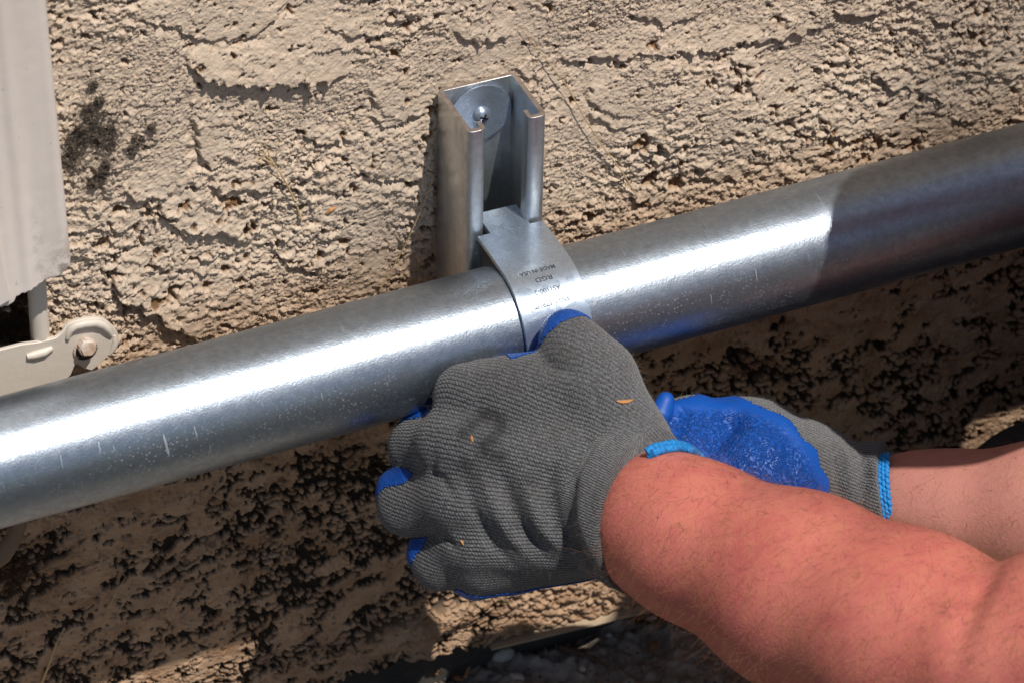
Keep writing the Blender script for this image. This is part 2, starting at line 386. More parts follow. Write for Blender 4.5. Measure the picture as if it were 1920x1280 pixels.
# bare aggregate along the foot of the wall, washed plaster left of it
foot = sstep(-(ZZ + .035 * XX), 326, 336) * sstep(XX, 18, 34)
ped = np.zeros_like(H); rp = random.Random(8)                  # rounded grains of aggregate, splatted one by one
for _ in range(5200):
    r = 1.0 + 2.3 * rp.random() ** 2.2; x, z = rp.uniform(10, GX1), rp.uniform(GZ0, -318); sq = rp.uniform(.6, 1.1)
    i0, i1 = int((x - r * 1.3 - GX0) / ST), int((x + r * 1.3 - GX0) / ST) + 2; j0, j1 = int((z - r * 1.3 - GZ0) / ST), int((z + r * 1.3 - GZ0) / ST) + 2
    i0, j0 = max(i0, 0), max(j0, 0)
    if i1 <= i0 or j1 <= j0: continue
    dd = 1 - ((XX[j0:j1, i0:i1] - x) / r) ** 2 - ((ZZ[j0:j1, i0:i1] - z) / (r * sq)) ** 2
    ped[j0:j1, i0:i1] = np.maximum(ped[j0:j1, i0:i1], np.sqrt(np.clip(dd, 0, 1)) * r / 2.2)

H = H * (1 - .7 * foot) + foot * (2.6 * ped + .4 * lump2 - 1.6)
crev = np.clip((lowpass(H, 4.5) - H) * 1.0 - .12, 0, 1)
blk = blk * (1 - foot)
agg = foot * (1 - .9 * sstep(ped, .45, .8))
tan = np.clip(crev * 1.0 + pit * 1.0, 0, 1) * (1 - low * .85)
# the wall is rubbed flat where the channel is screwed on
flat = sstep(-np.abs(XX), -24.5, -21.5) * sstep(-np.abs(ZZ + 95), -99, -95)
H = np.where(flat > 0, np.minimum(H, 1.0 + 20 * (1 - flat)), H)
# fade the relief to the plain outer sheet at the borders of the fine patch
E_ = np.minimum.reduce([(XX - GX0) / 15, (GX1 - XX) / 15, (GZ1 - ZZ) / 15]); E_ = np.clip(E_, 0, 1)
H *= E_
over = (flap + 1.2 * lip1 * M1 * (1 - low)) * E_
# outer coarse columns and rows
ox0 = -np.geomspace(4200, -GX0 + 6, 26); ox1 = np.geomspace(GX1 + 6, 4200, 26); oz1 = np.geomspace(GZ1 + 6, 2650, 24)
xs = np.concatenate([ox0, gx, ox1]); zs = np.concatenate([gz, oz1])
def pad(a): return np.pad(a, ((0, 24), (26, 26)))
Hf, Ov, Bf, Tf, Af, Lf = map(pad, (H, over, blk, tan, agg, foot))
PX, PZ = np.meshgrid(xs, zs)
bot = -365 - .03 * PX - (1.6 * np.sin(PX * .23) + 1.2 * np.sin(PX * .61 + 1)) * (PX < 14)                                # the coat's lower edge slopes a little
PZs = np.where(PZ < -330, -330 + (PZ + 330) * (bot + 330) / (GZ0 + 330), PZ)
V = np.stack([PX, -Hf, PZs - .6 * Ov], -1).reshape(-1, 3)
ny, nx = PX.shape
idx = np.arange(ny * nx).reshape(ny, nx)
F = np.stack([idx[:-1, :-1], idx[:-1, 1:], idx[1:, 1:], idx[1:, :-1]], -1).reshape(-1, 4)
# thickness: a return under the coat's lower edge and a back
e = V[idx[0]].copy(); e[:, 1] = 9; b0 = len(V); V = np.vstack([V, e]); j = np.arange(nx)
F = np.vstack([F, np.stack([b0 + j[:-1], b0 + j[1:], idx[0, 1:], idx[0, :-1]], -1)])
zero = lambda a: np.concatenate([a.ravel(), np.zeros(nx)])

m = N('painted_stucco'); c = m.obj()
tone = m.noise(c, 9, 3, .5)
paint = m.mix(tone, (.53, .42, .32), (.60, .485, .375))
paint = m.mix(m.math('MULTIPLY', m.ramp(m.noise(c, 70, 5, .7), (.5, 0.), (.72, 1.)), .35), paint, (.47, .335, .22))
fine = m.noise(c, 620, 3, .6)
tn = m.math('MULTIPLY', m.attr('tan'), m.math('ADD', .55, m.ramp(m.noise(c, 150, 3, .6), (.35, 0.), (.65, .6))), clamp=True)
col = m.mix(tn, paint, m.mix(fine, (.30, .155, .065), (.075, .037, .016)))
col = m.mix(m.attr('agg'), col, m.mix(fine, (.13, .095, .065), (.05, .04, .03)))
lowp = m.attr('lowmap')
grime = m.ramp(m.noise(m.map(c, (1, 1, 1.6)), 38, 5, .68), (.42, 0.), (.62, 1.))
col = m.mix(m.math('MULTIPLY', lowp, .8), col, (.41, .255, .15))  # warm brown of the shade below the pipe, put into the paint
col = m.mix(m.math('MULTIPLY', m.math('MULTIPLY', grime, lowp), .6), col, (.20, .10, .045))  # grime blotches, deepened with the same painted-in shade brown
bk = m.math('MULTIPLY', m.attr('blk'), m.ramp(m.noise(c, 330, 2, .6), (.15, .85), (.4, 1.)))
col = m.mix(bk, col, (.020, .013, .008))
dot = m.ramp(m.noise(c, 260, 2, .4), (.74, 0.), (.77, 1.))
col = m.mix(m.math('MULTIPLY', dot, .6), col, (.06, .035, .02))
nb = m.bump(m.noise(c, 620, 3, .6), .0006, 1.0)
outer = m.attr('outer')
nb = m.bump(m.math('MULTIPLY', m.noise(m.map(c, (1, 1, 1.7)), 70, 7, .75), outer), .014, 1.0, nb)
m.P(Base_Color=col, Roughness=.82, Normal=nb)
m.b.inputs['Specular IOR Level'].default_value = .3
outer_a = np.ones((ny, nx)); outer_a[:NZ, 26:26 + NX] = 1 - E_
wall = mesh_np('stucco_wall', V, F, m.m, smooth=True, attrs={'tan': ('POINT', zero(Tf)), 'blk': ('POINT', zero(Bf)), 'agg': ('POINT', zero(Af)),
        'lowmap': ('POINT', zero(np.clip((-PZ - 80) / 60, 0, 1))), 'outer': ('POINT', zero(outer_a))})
tag(wall, 'rough beige painted stucco wall with ragged ledges, pits and black weathered hollows low down', 'wall')
# foundation set back behind the stucco's lower edge, and the thin drip strip along that edge
mc = N('old_concrete'); c = mc.obj()
mc.P(Base_Color=mc.mix(mc.noise(c, 60, 5, .7), (.02, .018, .016), (.07, .06, .05)), Roughness=.9, Normal=mc.bump(mc.noise(c, 150, 5, .7), .002))
b = MB(); b.box((0, 34, -520), (8400, 50, 330)); fnd = b.build('foundation', mc.m)
tag(fnd, 'dark concrete footing set back in the gap under the stucco wall', 'foundation')
b = MB()
zf = lambda x: -366.5 - .03 * x
P = [(x, zf(x) + .8 * math.sin(x * .4) * math.exp(-((x - 20) / 6) ** 2)) for x in np.linspace(14, 1400, 60)]
pl = [(x, -5.5 + .6 * math.sin(x * .09) + .4 * math.sin(x * .031), z - .6) for x, z in P] + [(x, -5.5 + .6 * math.sin(x * .09) + .4 * math.sin(x * .031), z + .7) for x, z in P[::-1]]
b.poly_prism(pl, (0, 13, 0)); strip = b.build('drip_strip', paint_mat('dull_tan_paint', (.40, .30, .20), .7, .0004, .5))
tag(strip, 'thin painted metal drip strip along the lower edge of the stucco', 'trim')

# ------------------------------------------------------------------ ground
GZ = -392.0
def gh(x, y): return GZ + 2.5 * math.sin(x * .021 + 1) * math.sin(y * .027) + 5 * math.exp(-((x - 120) / 90) ** 2)
xs = np.concatenate([-np.geomspace(60000, 130, 40), np.arange(-120, 400, 1.2), np.geomspace(410, 60000, 40)])
ys = np.concatenate([-np.geomspace(60000, 170, 40), np.arange(-160, 12, 1.2), np.array([40, 400, 3000, 20000.])])
X, Y = np.meshgrid(xs, ys)
rg = np.random.RandomState(5)
def smooth2(a, k):
    for _ in range(k): a = (a + np.roll(a, 1, 0) + np.roll(a, -1, 0) + np.roll(a, 1, 1) + np.roll(a, -1, 1)) / 5
    return a
g1 = smooth2(rg.randn(*X.shape), 1); g2 = smooth2(rg.randn(*X.shape), 8); g3 = smooth2(rg.randn(*X.shape), 60)
g1, g2, g3 = [g / g.std() for g in (g1, g2, g3)]
inn = ((X > -125) & (X < 402) & (Y > -162) & (Y < 12)).astype(float)
Zg = GZ + 5 * np.exp(-((X - 120) / 90) ** 2) + inn * (.7 * g1 + 1.1 * g2 + 2.2 * g3)
V = np.stack([X, Y, Zg], -1).reshape(-1, 3); ny, nx = X.shape; idx = np.arange(ny * nx).reshape(ny, nx)
F = np.stack([idx[:-1, :-1], idx[:-1, 1:], idx[1:, 1:], idx[1:, :-1]], -1).reshape(-1, 4)
ASH = plane(1010, 1240, 2, GZ + 3) * MM + np.array([.015, .015, .015])
m = N('dry_soil'); c = m.obj()
col = m.mix(m.ramp(m.noise(c, 55, 5, .7), (.35, 0.), (.65, 1.)), (.19, .150, .115), (.44, .37, .30))
vo = m.n('TexVoronoi', i_Vector=c, i_Scale=420.0)
col = m.mix(m.math('MULTIPLY', m.ramp(vo.outputs['Distance'], (.1, 1.), (.3, 0.)), .55), col, m.mix(.5, vo.outputs['Color'], (.36, .31, .27)))
ash = m.ramp(m.n('VectorMath', operation='LENGTH', i_0=m.n('VectorMath', operation='SUBTRACT', i_0=m.n('VectorMath', operation='ADD', i_0=c, i_1=m.n('VectorMath', operation='SCALE', i_0=m.n('TexNoise', i_Vector=c, i_Scale=60.0, i_Detail=4.0).outputs['Color'], i_Scale=.03).outputs[0]).outputs[0], i_1=tuple(ASH)).outputs[0]).outputs['Value'], (.0, 1.), (.028, 0.))
col = m.mix(m.math('MULTIPLY', ash, .4), col, (.50, .455, .41))
far = m.n('SeparateXYZ', i_Vector=c).outputs['Y']
far = m.ramp(m.math('ADD', m.math('MULTIPLY', far, -1.0), m.math('MULTIPLY', m.noise(c, 6, 4, .6), .3)), (.38, 0.), (.55, 1.))      # unseen far ground, darkened so the pipe's underside reflects dark
col = m.mix(far, col, m.mix(m.noise(c, 12, 5, .7), (.022, .020, .015), (.06, .052, .038)))
m.P(Base_Color=col, Roughness=.9, Normal=m.bump(m.noise(c, 500, 5, .7), .0015))
ground = mesh_np('ground', V, F, m.m); tag(ground, kind='structure')

# ------------------------------------------------------------------ conduit pipe
nseg, L0, L1 = 128, -1500., 2300.
xs = np.concatenate([np.linspace(L0, -330, 6), np.arange(-310, 420, 4.), np.linspace(430, L1, 6)])
ey = np.cross(PIPE_D, [0, 0, 1.]); ey /= np.linalg.norm(ey); ez = np.cross(ey, PIPE_D)   # ey points to the viewer (-y), ez up
if ey[1] > 0: ey = -ey
if ez[2] < 0: ez = -ez
th = np.arange(nseg) / nseg * 2 * math.pi                          # 0 = facing out, pi/2 = up
T, S = np.meshgrid(th, xs)
Rr = PIPE_R + .06 * np.sin(S * .05) + .04 * np.sin(S * .013 + T * 2)
def pp(s, t, r): return PIPE_A + s[..., None] * PIPE_D + (r * np.cos(t))[..., None] * ey + (r * np.sin(t))[..., None] * ez
V = pp(S, T, Rr).reshape(-1, 3); ny, nx = S.shape; idx = np.arange(ny * nx).reshape(ny, nx)
F = np.stack([idx[:-1], np.roll(idx, -1, 1)[:-1], np.roll(idx, -1, 1)[1:], idx[1:]], -1).reshape(-1, 4)
Vi = pp(S[[0, -1]], T[[0, -1]], np.full((2, nseg), 26.5)).reshape(-1, 3)
nb = len(V); V = np.vstack([V, Vi]); k = np.arange(nseg); k2 = (k + 1) % nseg
F = np.vstack([F, np.stack([idx[0, k2], idx[0, k], nb + k, nb + k2], -1), np.stack([idx[-1, k], idx[-1, k2], nb + nseg + k2, nb + nseg + k], -1),
               np.stack([nb + k2, nb + k, nb + nseg + k, nb + nseg + k2], -1)])
ang = np.concatenate([((T + math.pi) % (2 * math.pi) * 30).ravel(), np.zeros(2 * nseg)]); lon = np.concatenate([S.ravel(), np.zeros(2 * nseg)])
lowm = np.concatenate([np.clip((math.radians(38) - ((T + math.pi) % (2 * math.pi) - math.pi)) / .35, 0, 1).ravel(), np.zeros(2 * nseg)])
drip = np.zeros(S.shape); Tc = (T + math.pi) % (2 * math.pi) - math.pi
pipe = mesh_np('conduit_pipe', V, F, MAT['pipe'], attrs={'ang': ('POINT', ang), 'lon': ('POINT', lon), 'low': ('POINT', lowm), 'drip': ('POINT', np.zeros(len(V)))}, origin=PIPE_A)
tag(pipe, 'long galvanised steel conduit pipe running slantwise in front of the stucco wall', 'pipe')
# pale run marks: thin zinc drips a little proud of the surface, part of the pipe
mm_ = N('zinc_run'); mm_.P(Base_Color=(.40, .46, .52), Metallic=.55, Roughness=.5)
for (u0, v0, u1, v1, wd) in [(112, 846, 118, 878, 1.0), (183, 822, 190, 858, 1.6), (304, 806, 320, 868, 2.4), (212, 832, 215, 848, .7), (362, 795, 371, 822, 1.3),
                             (601, 733, 606, 752, .9), (1332, 552, 1335, 572, .7), (1417, 505, 1420, 528, .9)]:
    b = MB(); Pt = [onpipe(u0 + (u1 - u0) * i / 8 + random.uniform(-.7, .7), v0 + (v1 - v0) * i / 8, PIPE_R - wd * .22) for i in range(9)]
    b.tube(Pt, [wd * .33 * (.3 + .7 * math.sin(math.pi * (i + .6) / 9)) * random.uniform(.75, 1.25) + .05 for i in range(9)], 8)
    b.build('zinc_drip', mm_.m, smooth=True, parent=pipe)
pipe.data.update()

# ------------------------------------------------------------------ strut channel
strut = empty('strut_channel', (0, 0, 0), 'short galvanised strut channel standing upright on the wall, open end up', 'strut channel')
def arcp(cx, cy, r, a0, a1, n=5): return [(cx + r * math.cos(math.radians(a0 + (a1 - a0) * i / (n - 1))), cy + r * math.sin(math.radians(a0 + (a1 - a0) * i / (n - 1)))) for i in range(n)]
h, D, t = 20.65, 41.3, 2.6
def prof(t0):                                       # outline offset inward by t0 (0 outer, t inner), half of the section, x>0
    r = 3.2 - t0 if t0 < 3 else .4
    r = max(r, .5)
    return [(0, -t0)] + arcp(h - t0 - r, -t0 - r, r, 90, 0) + arcp(h - t0 - r, -(D - t0 - r), r, 0, -90) + arcp(h - 9.6 + (0 if t0 == 0 else 0) + max(2.9 - t0, .5), -(D - t0 - max(2.9 - t0, .5)), max(2.9 - t0, .5), -90, -180) if True else None
outer_ = [(0, -2.0)] + arcp(h - 3.2, -5.2, 3.2, 90, 0) + arcp(h - 3.2, -(D + 2 - 2 - 3.2), 3.2, 0, -90) + arcp(h - 9.6 + 2.8, -(D - 2.8), 2.8, -90, -180) + [(h - 9.6, -(D - 7.5))]
inner_ = [(h - 9.6 + t * .9, -(D - 7.5))] + arcp(h - 9.6 + t * .9 + .7, -(D - t - .7), .7, -180, -90, 3) + arcp(h - t - .9, -(D - t - .9), .9, -90, 0, 4) + arcp(h - t - .9, -2 - t - .9, .9, 0, 90, 4) + [(0, -2.0 - t)]
half = outer_ + inner_
full_o = [(-x, y) for x, y in outer_[::-1]][:-1] + outer_
full_i = inner_ + [(-x, y) for x, y in inner_[::-1]][1:]
sec = full_o + full_i
b = MB()
zt, zb = 0, -190
va = [b.bm.verts.new((x, y, zt)) for x, y in sec]; vb = [b.bm.verts.new((x, y, zb)) for x, y in sec]
n_ = len(sec)
for i in range(n_): b.bm.faces.new((va[i], vb[i], vb[(i + 1) % n_], va[(i + 1) % n_]))
ftop = b.bm.faces.new(va); b.bm.faces.new(vb[::-1])
ch = b.build('channel_body', MAT['strut'], strut, smooth=False)
ch.data.materials.append(MAT['cut'])
for f in ch.data.polygons:
    if abs(f.normal.z) > .9: f.material_index = 1
    else: f.use_smooth = True
ch.data.set_sharp_from_angle(angle=math.radians(28))
bv = ch.modifiers.new('bevel', 'BEVEL'); bv.width = .00025; bv.segments = 2; bv.limit_method = 'ANGLE'; bv.angle_limit = math.radians(60)
# washer and screw on the back wall of the channel
wc = np.array([1.2, -4.75, -17.5])
b = MB(); R16 = Matrix.Rotation(math.radians(90), 3, 'X')
def disc(b, c, r, th_, seg=64):
    bmesh.ops.create_cone(b.bm, cap_ends=True, segments=seg, radius1=r, radius2=r, depth=th_, matrix=Matrix.Translation(Vector(c)) @ R16.to_4x4())
disc(b, wc + [0, -.9, 0], 16.2, 1.5)
wa = b.build('washer', MAT['zinc'], strut, bevel=.35)
b = MB(); disc(b, wc + [-.7, -1.95, 0.7], 16.2, .55); b.build('washer', MAT['zinc'], strut, bevel=.15)
sc_c = wc + [0, -2.2, 0]
b = MB()
prof_s = [(4.6, 0), (4.6, .6), (3.9, 1.9), (2.6, 3.0), (1.3, 3.5), (0.01, 3.65)]
seg = 32; rings = []
for r, d in prof_s: rings.append([b.bm.verts.new((sc_c[0] + r * math.cos(2 * math.pi * k / seg), sc_c[1] - d, sc_c[2] + r * math.sin(2 * math.pi * k / seg))) for k in range(seg)])
for A_, B_ in zip(rings, rings[1:]):
    for k in range(seg): b.bm.faces.new((A_[k], A_[(k + 1) % seg], B_[(k + 1) % seg], B_[k]))
screw = b.build('screw', MAT['zinc'], strut, smooth=True)
mdk = N('dark_recess'); mdk.P(Base_Color=(.03, .03, .035), Roughness=.5, Metallic=.5)
b = MB()
for a in (25, 115): b.box(sc_c + [0, -3.35, 0], (4.2, .9, .95), Matrix.Rotation(math.radians(a), 3, 'Y'))
b.build('screw_recess', mdk.m, screw)

# ------------------------------------------------------------------ pipe clamp
clamp = empty('pipe_clamp', (1.7, -50, -80), 'zinc plated two piece strut clamp strap holding the pipe to the channel', 'pipe clamp')
cx0, cx1, tx0, tx1, ts = -15.6, 19.2, -8.8, 12.2, 2.4
rc = PIPE_R + .7
def strap(up, th_end, name):
    # path of the strap's inner face in (y, z) relative to the pipe axis; starts inside the channel
    s = 1 if up else -1
    b = MB(); path = [(-26 + 73.07, rc), (-38.9 + 73.07, rc), (-43.2 + 73.07, rc), (-46 + 73.07, rc + .0), (16, rc + .15), (8, rc + .05)]
    for k in range(33):
        a = math.radians(90 - (90 - th_end) * k / 32); path.append((-rc * math.cos(a), rc * math.sin(a)))
    nrm = []
    for i in range(len(path)):
        a, c_ = path[max(0, i - 1)], path[min(len(path) - 1, i + 1)]
        d_ = Vector((c_[0] - a[0], c_[1] - a[1])).normalized(); nrm.append((d_.y, -d_.x))   # outward
    rows = []
    for i, (p, n) in enumerate(zip(path, nrm)):
        if n[1] < 0 and i < 6: n = (-n[0], -n[1])
        if i >= 6:
            n = Vector(p).normalized(); n = (n[0], n[1])
        x0, x1 = (tx0, tx1) if i <= 2 else (cx0, cx1)
        qx = (lambda x, y_, z_: (x, y_ + (.01397 * x if i >= 5 else 0), z_ + (.01274 * x * s if i >= 5 else 0)))
        rows.append([(x0, p[0], p[1]), (x0, p[0] + n[0] * ts, p[1] + n[1] * ts), (x1, p[0] + n[0] * ts, p[1] + n[1] * ts), (x1, p[0], p[1])])
        rows[-1] = [qx(*r_) for r_ in rows[-1]]
    rows.insert(3, [(cx0 if j in (0, 1) else cx1, q_[1] - .02, q_[2]) for j, q_ in enumerate(rows[2])])
    vs = [[b.bm.verts.new((q_[0], q_[1] - 73.07, s * q_[2] - 94.74)) for q_ in r] for r in rows]
    for A_, B_ in zip(vs, vs[1:]):
        for k in range(4): b.bm.faces.new((A_[k], A_[(k + 1) % 4], B_[(k + 1) % 4], B_[k]))
    b.bm.faces.new(vs[0]); b.bm.faces.new(vs[-1][::-1])
    return b.build(name, MAT['zinc'], clamp, bevel=.35, bseg=2, angle=50)
up = strap(True, -24, 'upper_strap'); lo = strap(False, -2, 'lower_strap')
# ears and the bolt that draws the halves together
b = MB()
for zz, nm in ((-112.5, 0), (-121.0, 1)):
    b.box((1.7, -73.07 - 30 - 7, zz), (24, 22, 2.4))
b.build('clamp_ear', MAT['zinc'], clamp, bevel=.3)
b = MB(); bmesh.ops.create_cone(b.bm, cap_ends=True, segments=6, radius1=6.5, radius2=6.5, depth=5, matrix=Matrix.Translation((1.7, -113, -108.2)))
bmesh.ops.create_cone(b.bm, cap_ends=True, segments=20, radius1=3.1, radius2=3.1, depth=26, matrix=Matrix.Translation((1.7, -113, -118)))
b.build('bolt', MAT['zinc'], clamp, bevel=.3)
# stamped lettering, upside down on the strap
ml = N('stamped_mark'); ml.P(Base_Color=(.045, .05, .06), Metallic=.2, Roughness=.5)
def stamp(text, u0, v0, u1, v1, size, mat, sx=1.0):
    """text runs from pixel (u0,v0) to (u1,v1), its top towards the pipe's underside"""
    cu = bpy.data.curves.new('t', 'FONT'); cu.body = text; cu.size = size; cu.extrude = .12; cu.offset = .035
    cu.resolution_u = 3
    o = bpy.data.objects.new('t', cu); COL.objects.link(o)
    dg = bpy.context.evaluated_depsgraph_get(); me = bpy.data.meshes.new_from_object(o.evaluated_get(dg))
    bpy.data.objects.remove(o)
    rr = rc + ts
    pa, pb = onpipe(u0, v0, rr), onpipe(u1, v1, rr)
    def cyl(p):
        q_ = p - PIPE_A; return q_ @ PIPE_D, math.atan2(q_ @ ez, q_ @ ey)
    (s0, t0), (s1, t1) = cyl(pa), cyl(pb)
    xs_ = [v.co.x for v in me.vertices]; wid = max(xs_) - min(xs_); x0 = min(xs_)
    vv = []
    for v in me.vertices:
        k = (v.co.x - x0) / wid
        s = s0 + (s1 - s0) * k; tt = t0 + (t1 - t0) * k - v.co.y / rr
        r = rr + .03 + v.co.z * .5
        vv.append(PIPE_A + s * PIPE_D + r * math.cos(tt) * ey + r * math.sin(tt) * ez)
    return vv, [tuple(p.vertices) for p in me.polygons], me
Vs, Fs = [], []
for txt, u0, v0, u1, v1, sz in [('ANVIL-STRUT', 1068, 553, 1000, 571, 3.8), ('AS1100-2', 1049, 533, 1001, 546, 3.7), ('RGD', 1033, 515, 1002, 523, 3.7), ('MADE IN USA', 1038, 496, 973, 513, 3.4)]:
    vv, ff, me = stamp(txt, u0, v0, u1, v1, sz, ml)
    o_ = len(Vs); Vs += vv; Fs += [tuple(i + o_ for i in f) for f in ff]
me = bpy.data.meshes.new('stamped_lettering')
org = Vector(clamp.location) / MM
me.from_pydata([tuple((Vector(v) - org) * MM) for v in Vs], [], Fs); me.update()
lt = link('stamped_lettering', me, ml.m, up)

# ------------------------------------------------------------------ unseen tree, added so its leaves soften the sun on the right
tr_o = empty('added_shade_tree', (4300, -4700, GZ), 'unseen tall sparse leafy tree, added to dim the sun on the right of the wall', 'tree')
mb_ = N('bark'); c = mb_.obj(); mb_.P(Base_Color=mb_.mix(mb_.noise(c, 6, 5, .7), (.07, .05, .035), (.16, .12, .09)), Roughness=.95, Normal=mb_.bump(mb_.noise(mb_.map(c, (1, 1, .2)), 14, 4, .7), .02))
ctr = np.array([250., 0, -20]) + SUN * 9000 + np.array([1150., 0, 0])
rt = random.Random(12); b = MB()
tb = np.array([4300., -4700, GZ]); b.tube([tb, tb + [40, 30, 2500], tb + [-120, 90, 5200], tb + [-500, 300, 7600], ctr + [200, 0, 700]], [210, 170, 135, 90, 20], 14)
limbs = []
for i in range(16):
    a0 = tb + np.array([-120, 90, 4800]) + (ctr + [0, 0, 300] - tb - [-120, 90, 4800]) * rt.random()
    e_ = ctr + np.array([rt.uniform(-1150, 1500), rt.uniform(-1200, 1200), rt.uniform(-1100, 1200)])
    mid = (a0 + e_) / 2 + [0, 0, 180]; b.tube([a0, mid, e_], [42, 22, 4], 8); limbs.append((mid, e_))
b.build('trunk', mb_.m, tr_o, smooth=True)
r2 = np.random.RandomState(4); n_ = 2300
li = r2.randint(0, len(limbs), n_); t_ = r2.rand(n_)[:, None]
Pc = np.array([limbs[i][0] for i in li]) * (1 - t_) + np.array([limbs[i][1] for i in li]) * t_ + r2.randn(n_, 3) * 230
ax_ = r2.randn(n_, 3); ax_ /= np.linalg.norm(ax_, axis=1)[:, None]; bx_ = np.cross(ax_, r2.randn(n_, 3)); bx_ /= np.linalg.norm(bx_, axis=1)[:, None]
sz_ = (30 + 26 * r2.rand(n_))[:, None]
V = np.stack([Pc - ax_ * sz_ * 1.3, Pc + bx_ * sz_ * .6, Pc + ax_ * sz_ * 1.3, Pc - bx_ * sz_ * .6], 1).reshape(-1, 3)
ml_ = N('leaf'); ml_.P(Base_Color=(.06, .11, .025), Roughness=.6)
mesh_np('crown', V, np.arange(len(V)).reshape(-1, 4), ml_.m, parent=tr_o, smooth=False)
# ------------------------------------------------------------------ smooth bodies from distance fields
BACK = CR[2]; RIGHT = CR[0]; UP = CR[1]
def sdf_mesh(prims, vox, k, cut=None, post=None, lo=None, hi=None):
    """prims: (p0, r0, p1, r1[, k]) rounded cones in mm, smoothly joined; returns verts (mm), quads"""
    P0 = np.array([p[0] for p in prims]); P1 = np.array([p[2] for p in prims]); R0 = np.array([p[1] for p in prims]); R1 = np.array([p[3] for p in prims])
    mar = k + 4 * vox
    mn = np.minimum(P0 - R0[:, None], P1 - R1[:, None]).min(0) - mar if lo is None else np.array(lo, float)
    mx = np.maximum(P0 + R0[:, None], P1 + R1[:, None]).max(0) + mar if hi is None else np.array(hi, float)
    n = np.ceil((mx - mn) / vox).astype(int) + 1
    f = np.full(n, 30.0, np.float32)
    for pr_ in prims:
        a, ra, b_, rb = pr_[:4]; kk = pr_[4] if len(pr_) > 4 else k
        a = np.array(a, float); b_ = np.array(b_, float); d = b_ - a; L2 = max(d @ d, 1e-9)
        m0 = np.minimum(a - ra, b_ - rb) - kk - 2 * vox; m1 = np.maximum(a + ra, b_ + rb) + kk + 2 * vox
        i0 = np.maximum(0, ((m0 - mn) / vox).astype(int)); i1 = np.minimum(n, ((m1 - mn) / vox).astype(int) + 2)
        if (i1 <= i0).any(): continue
        gxx, gyy, gzz = [mn[i] + np.arange(i0[i], i1[i]) * vox for i in range(3)]
        X = gxx[:, None, None] - a[0]; Y = gyy[None, :, None] - a[1]; Z = gzz[None, None, :] - a[2]
        t = np.clip((X * d[0] + Y * d[1] + Z * d[2]) / L2, 0, 1)
        q = np.sqrt((X - t * d[0]) ** 2 + (Y - t * d[1]) ** 2 + (Z - t * d[2]) ** 2) - (ra + (rb - ra) * t)
        s = (slice(i0[0], i1[0]), slice(i0[1], i1[1]), slice(i0[2], i1[2]))
        g = f[s]; h_ = np.clip(.5 + .5 * (g - q) / kk, 0, 1)
        f[s] = q * h_ + g * (1 - h_) - kk * h_ * (1 - h_)
    if cut is not None:
        X, Y, Z = [mn[i] + np.arange(n[i]) * vox for i in range(3)]
        for (c, nn) in cut:
            q = (X[:, None, None] - c[0]) * nn[0] + (Y[None, :, None] - c[1]) * nn[1] + (Z[None, None, :] - c[2]) * nn[2]
            f = np.maximum(f, q)
    g = vdb.FloatGrid(background=30.0); g.copyFromArray(f.astype(np.float32))
    V, Q = g.convertToQuads(isovalue=0.0)
    return np.asarray(V, float) * vox + mn, np.asarray(Q)[:, ::-1]
def face_normals(V, F):
    n = np.cross(V[F[:, 2]] - V[F[:, 0]], V[F[:, 3]] - V[F[:, 1]]); return n / (np.linalg.norm(n, axis=1)[:, None] + 1e-12)
def vert_normals(V, F):
    fn = np.cross(V[F[:, 2]] - V[F[:, 0]], V[F[:, 3]] - V[F[:, 1]]); n = np.zeros_like(V)
    for i in range(4): np.add.at(n, F[:, i], fn)
    return n / (np.linalg.norm(n, axis=1)[:, None] + 1e-12)
def fix_out(V, F):                                # make the faces look outwards
    fc = V[F].mean(1); vol = (fc * np.cross(V[F[:, 2]] - V[F[:, 0]], V[F[:, 3]] - V[F[:, 1]])).sum()
    return F if vol > 0 else F[:, ::-1]
def taubin(V, F, it=6):
    E = np.unique(np.sort(np.vstack([F[:, [0, 1]], F[:, [1, 2]], F[:, [2, 3]], F[:, [3, 0]]]), axis=1), axis=0)
    deg = np.bincount(E.ravel(), minlength=len(V))[:, None] + 1e-9
    for i in range(it):
        for lam in (.5, -.52):
            s = np.zeros_like(V); np.add.at(s, E[:, 0], V[E[:, 1]]); np.add.at(s, E[:, 1], V[E[:, 0]]); V = V + lam * (s / deg - V)
    return V
def bvh(V, F): return BVHTree.FromPolygons([Vector(v) for v in V], [tuple(f) for f in F.tolist()])
def hit(T, u, v):
    d = Vector(ray(u, v)).normalized(); r = T.ray_cast(Vector(CC), d, 9000)
    return np.array(r[0]) if r[0] is not None else None
def seg_dist(P, a, b_):
    d = b_ - a; t = np.clip(((P - a) @ d) / (d @ d + 1e-9), 0, 1); return np.linalg.norm(P - a - t[:, None] * d, axis=1), t
def sculpt(V, F, T, lines):
    """raise or sink the surface along polylines traced on it: (amp mm, width mm, [(u, v)...])"""
    Nn = vert_normals(V, F); D_ = np.zeros(len(V))
    for amp, wd, px in lines:
        Q = [hit(T, u, v) for u, v in px]; Q = [q for q in Q if q is not None]
        best = np.full(len(V), 1e9); tt = np.zeros(len(V)); n = len(Q) - 1
        for i in range(n):
            dd, t = seg_dist(V, Q[i], Q[i + 1]); m_ = dd < best; best[m_] = dd[m_]; tt[m_] = (i + t[m_]) / n
        ta = np.clip(np.minimum(tt, 1 - tt) * 4, 0, 1) * .8 + .2
        front = 1.0
        D_ += amp * np.exp(-(best / wd) ** 2) * ta * front
    return V + Nn * D_[:, None]

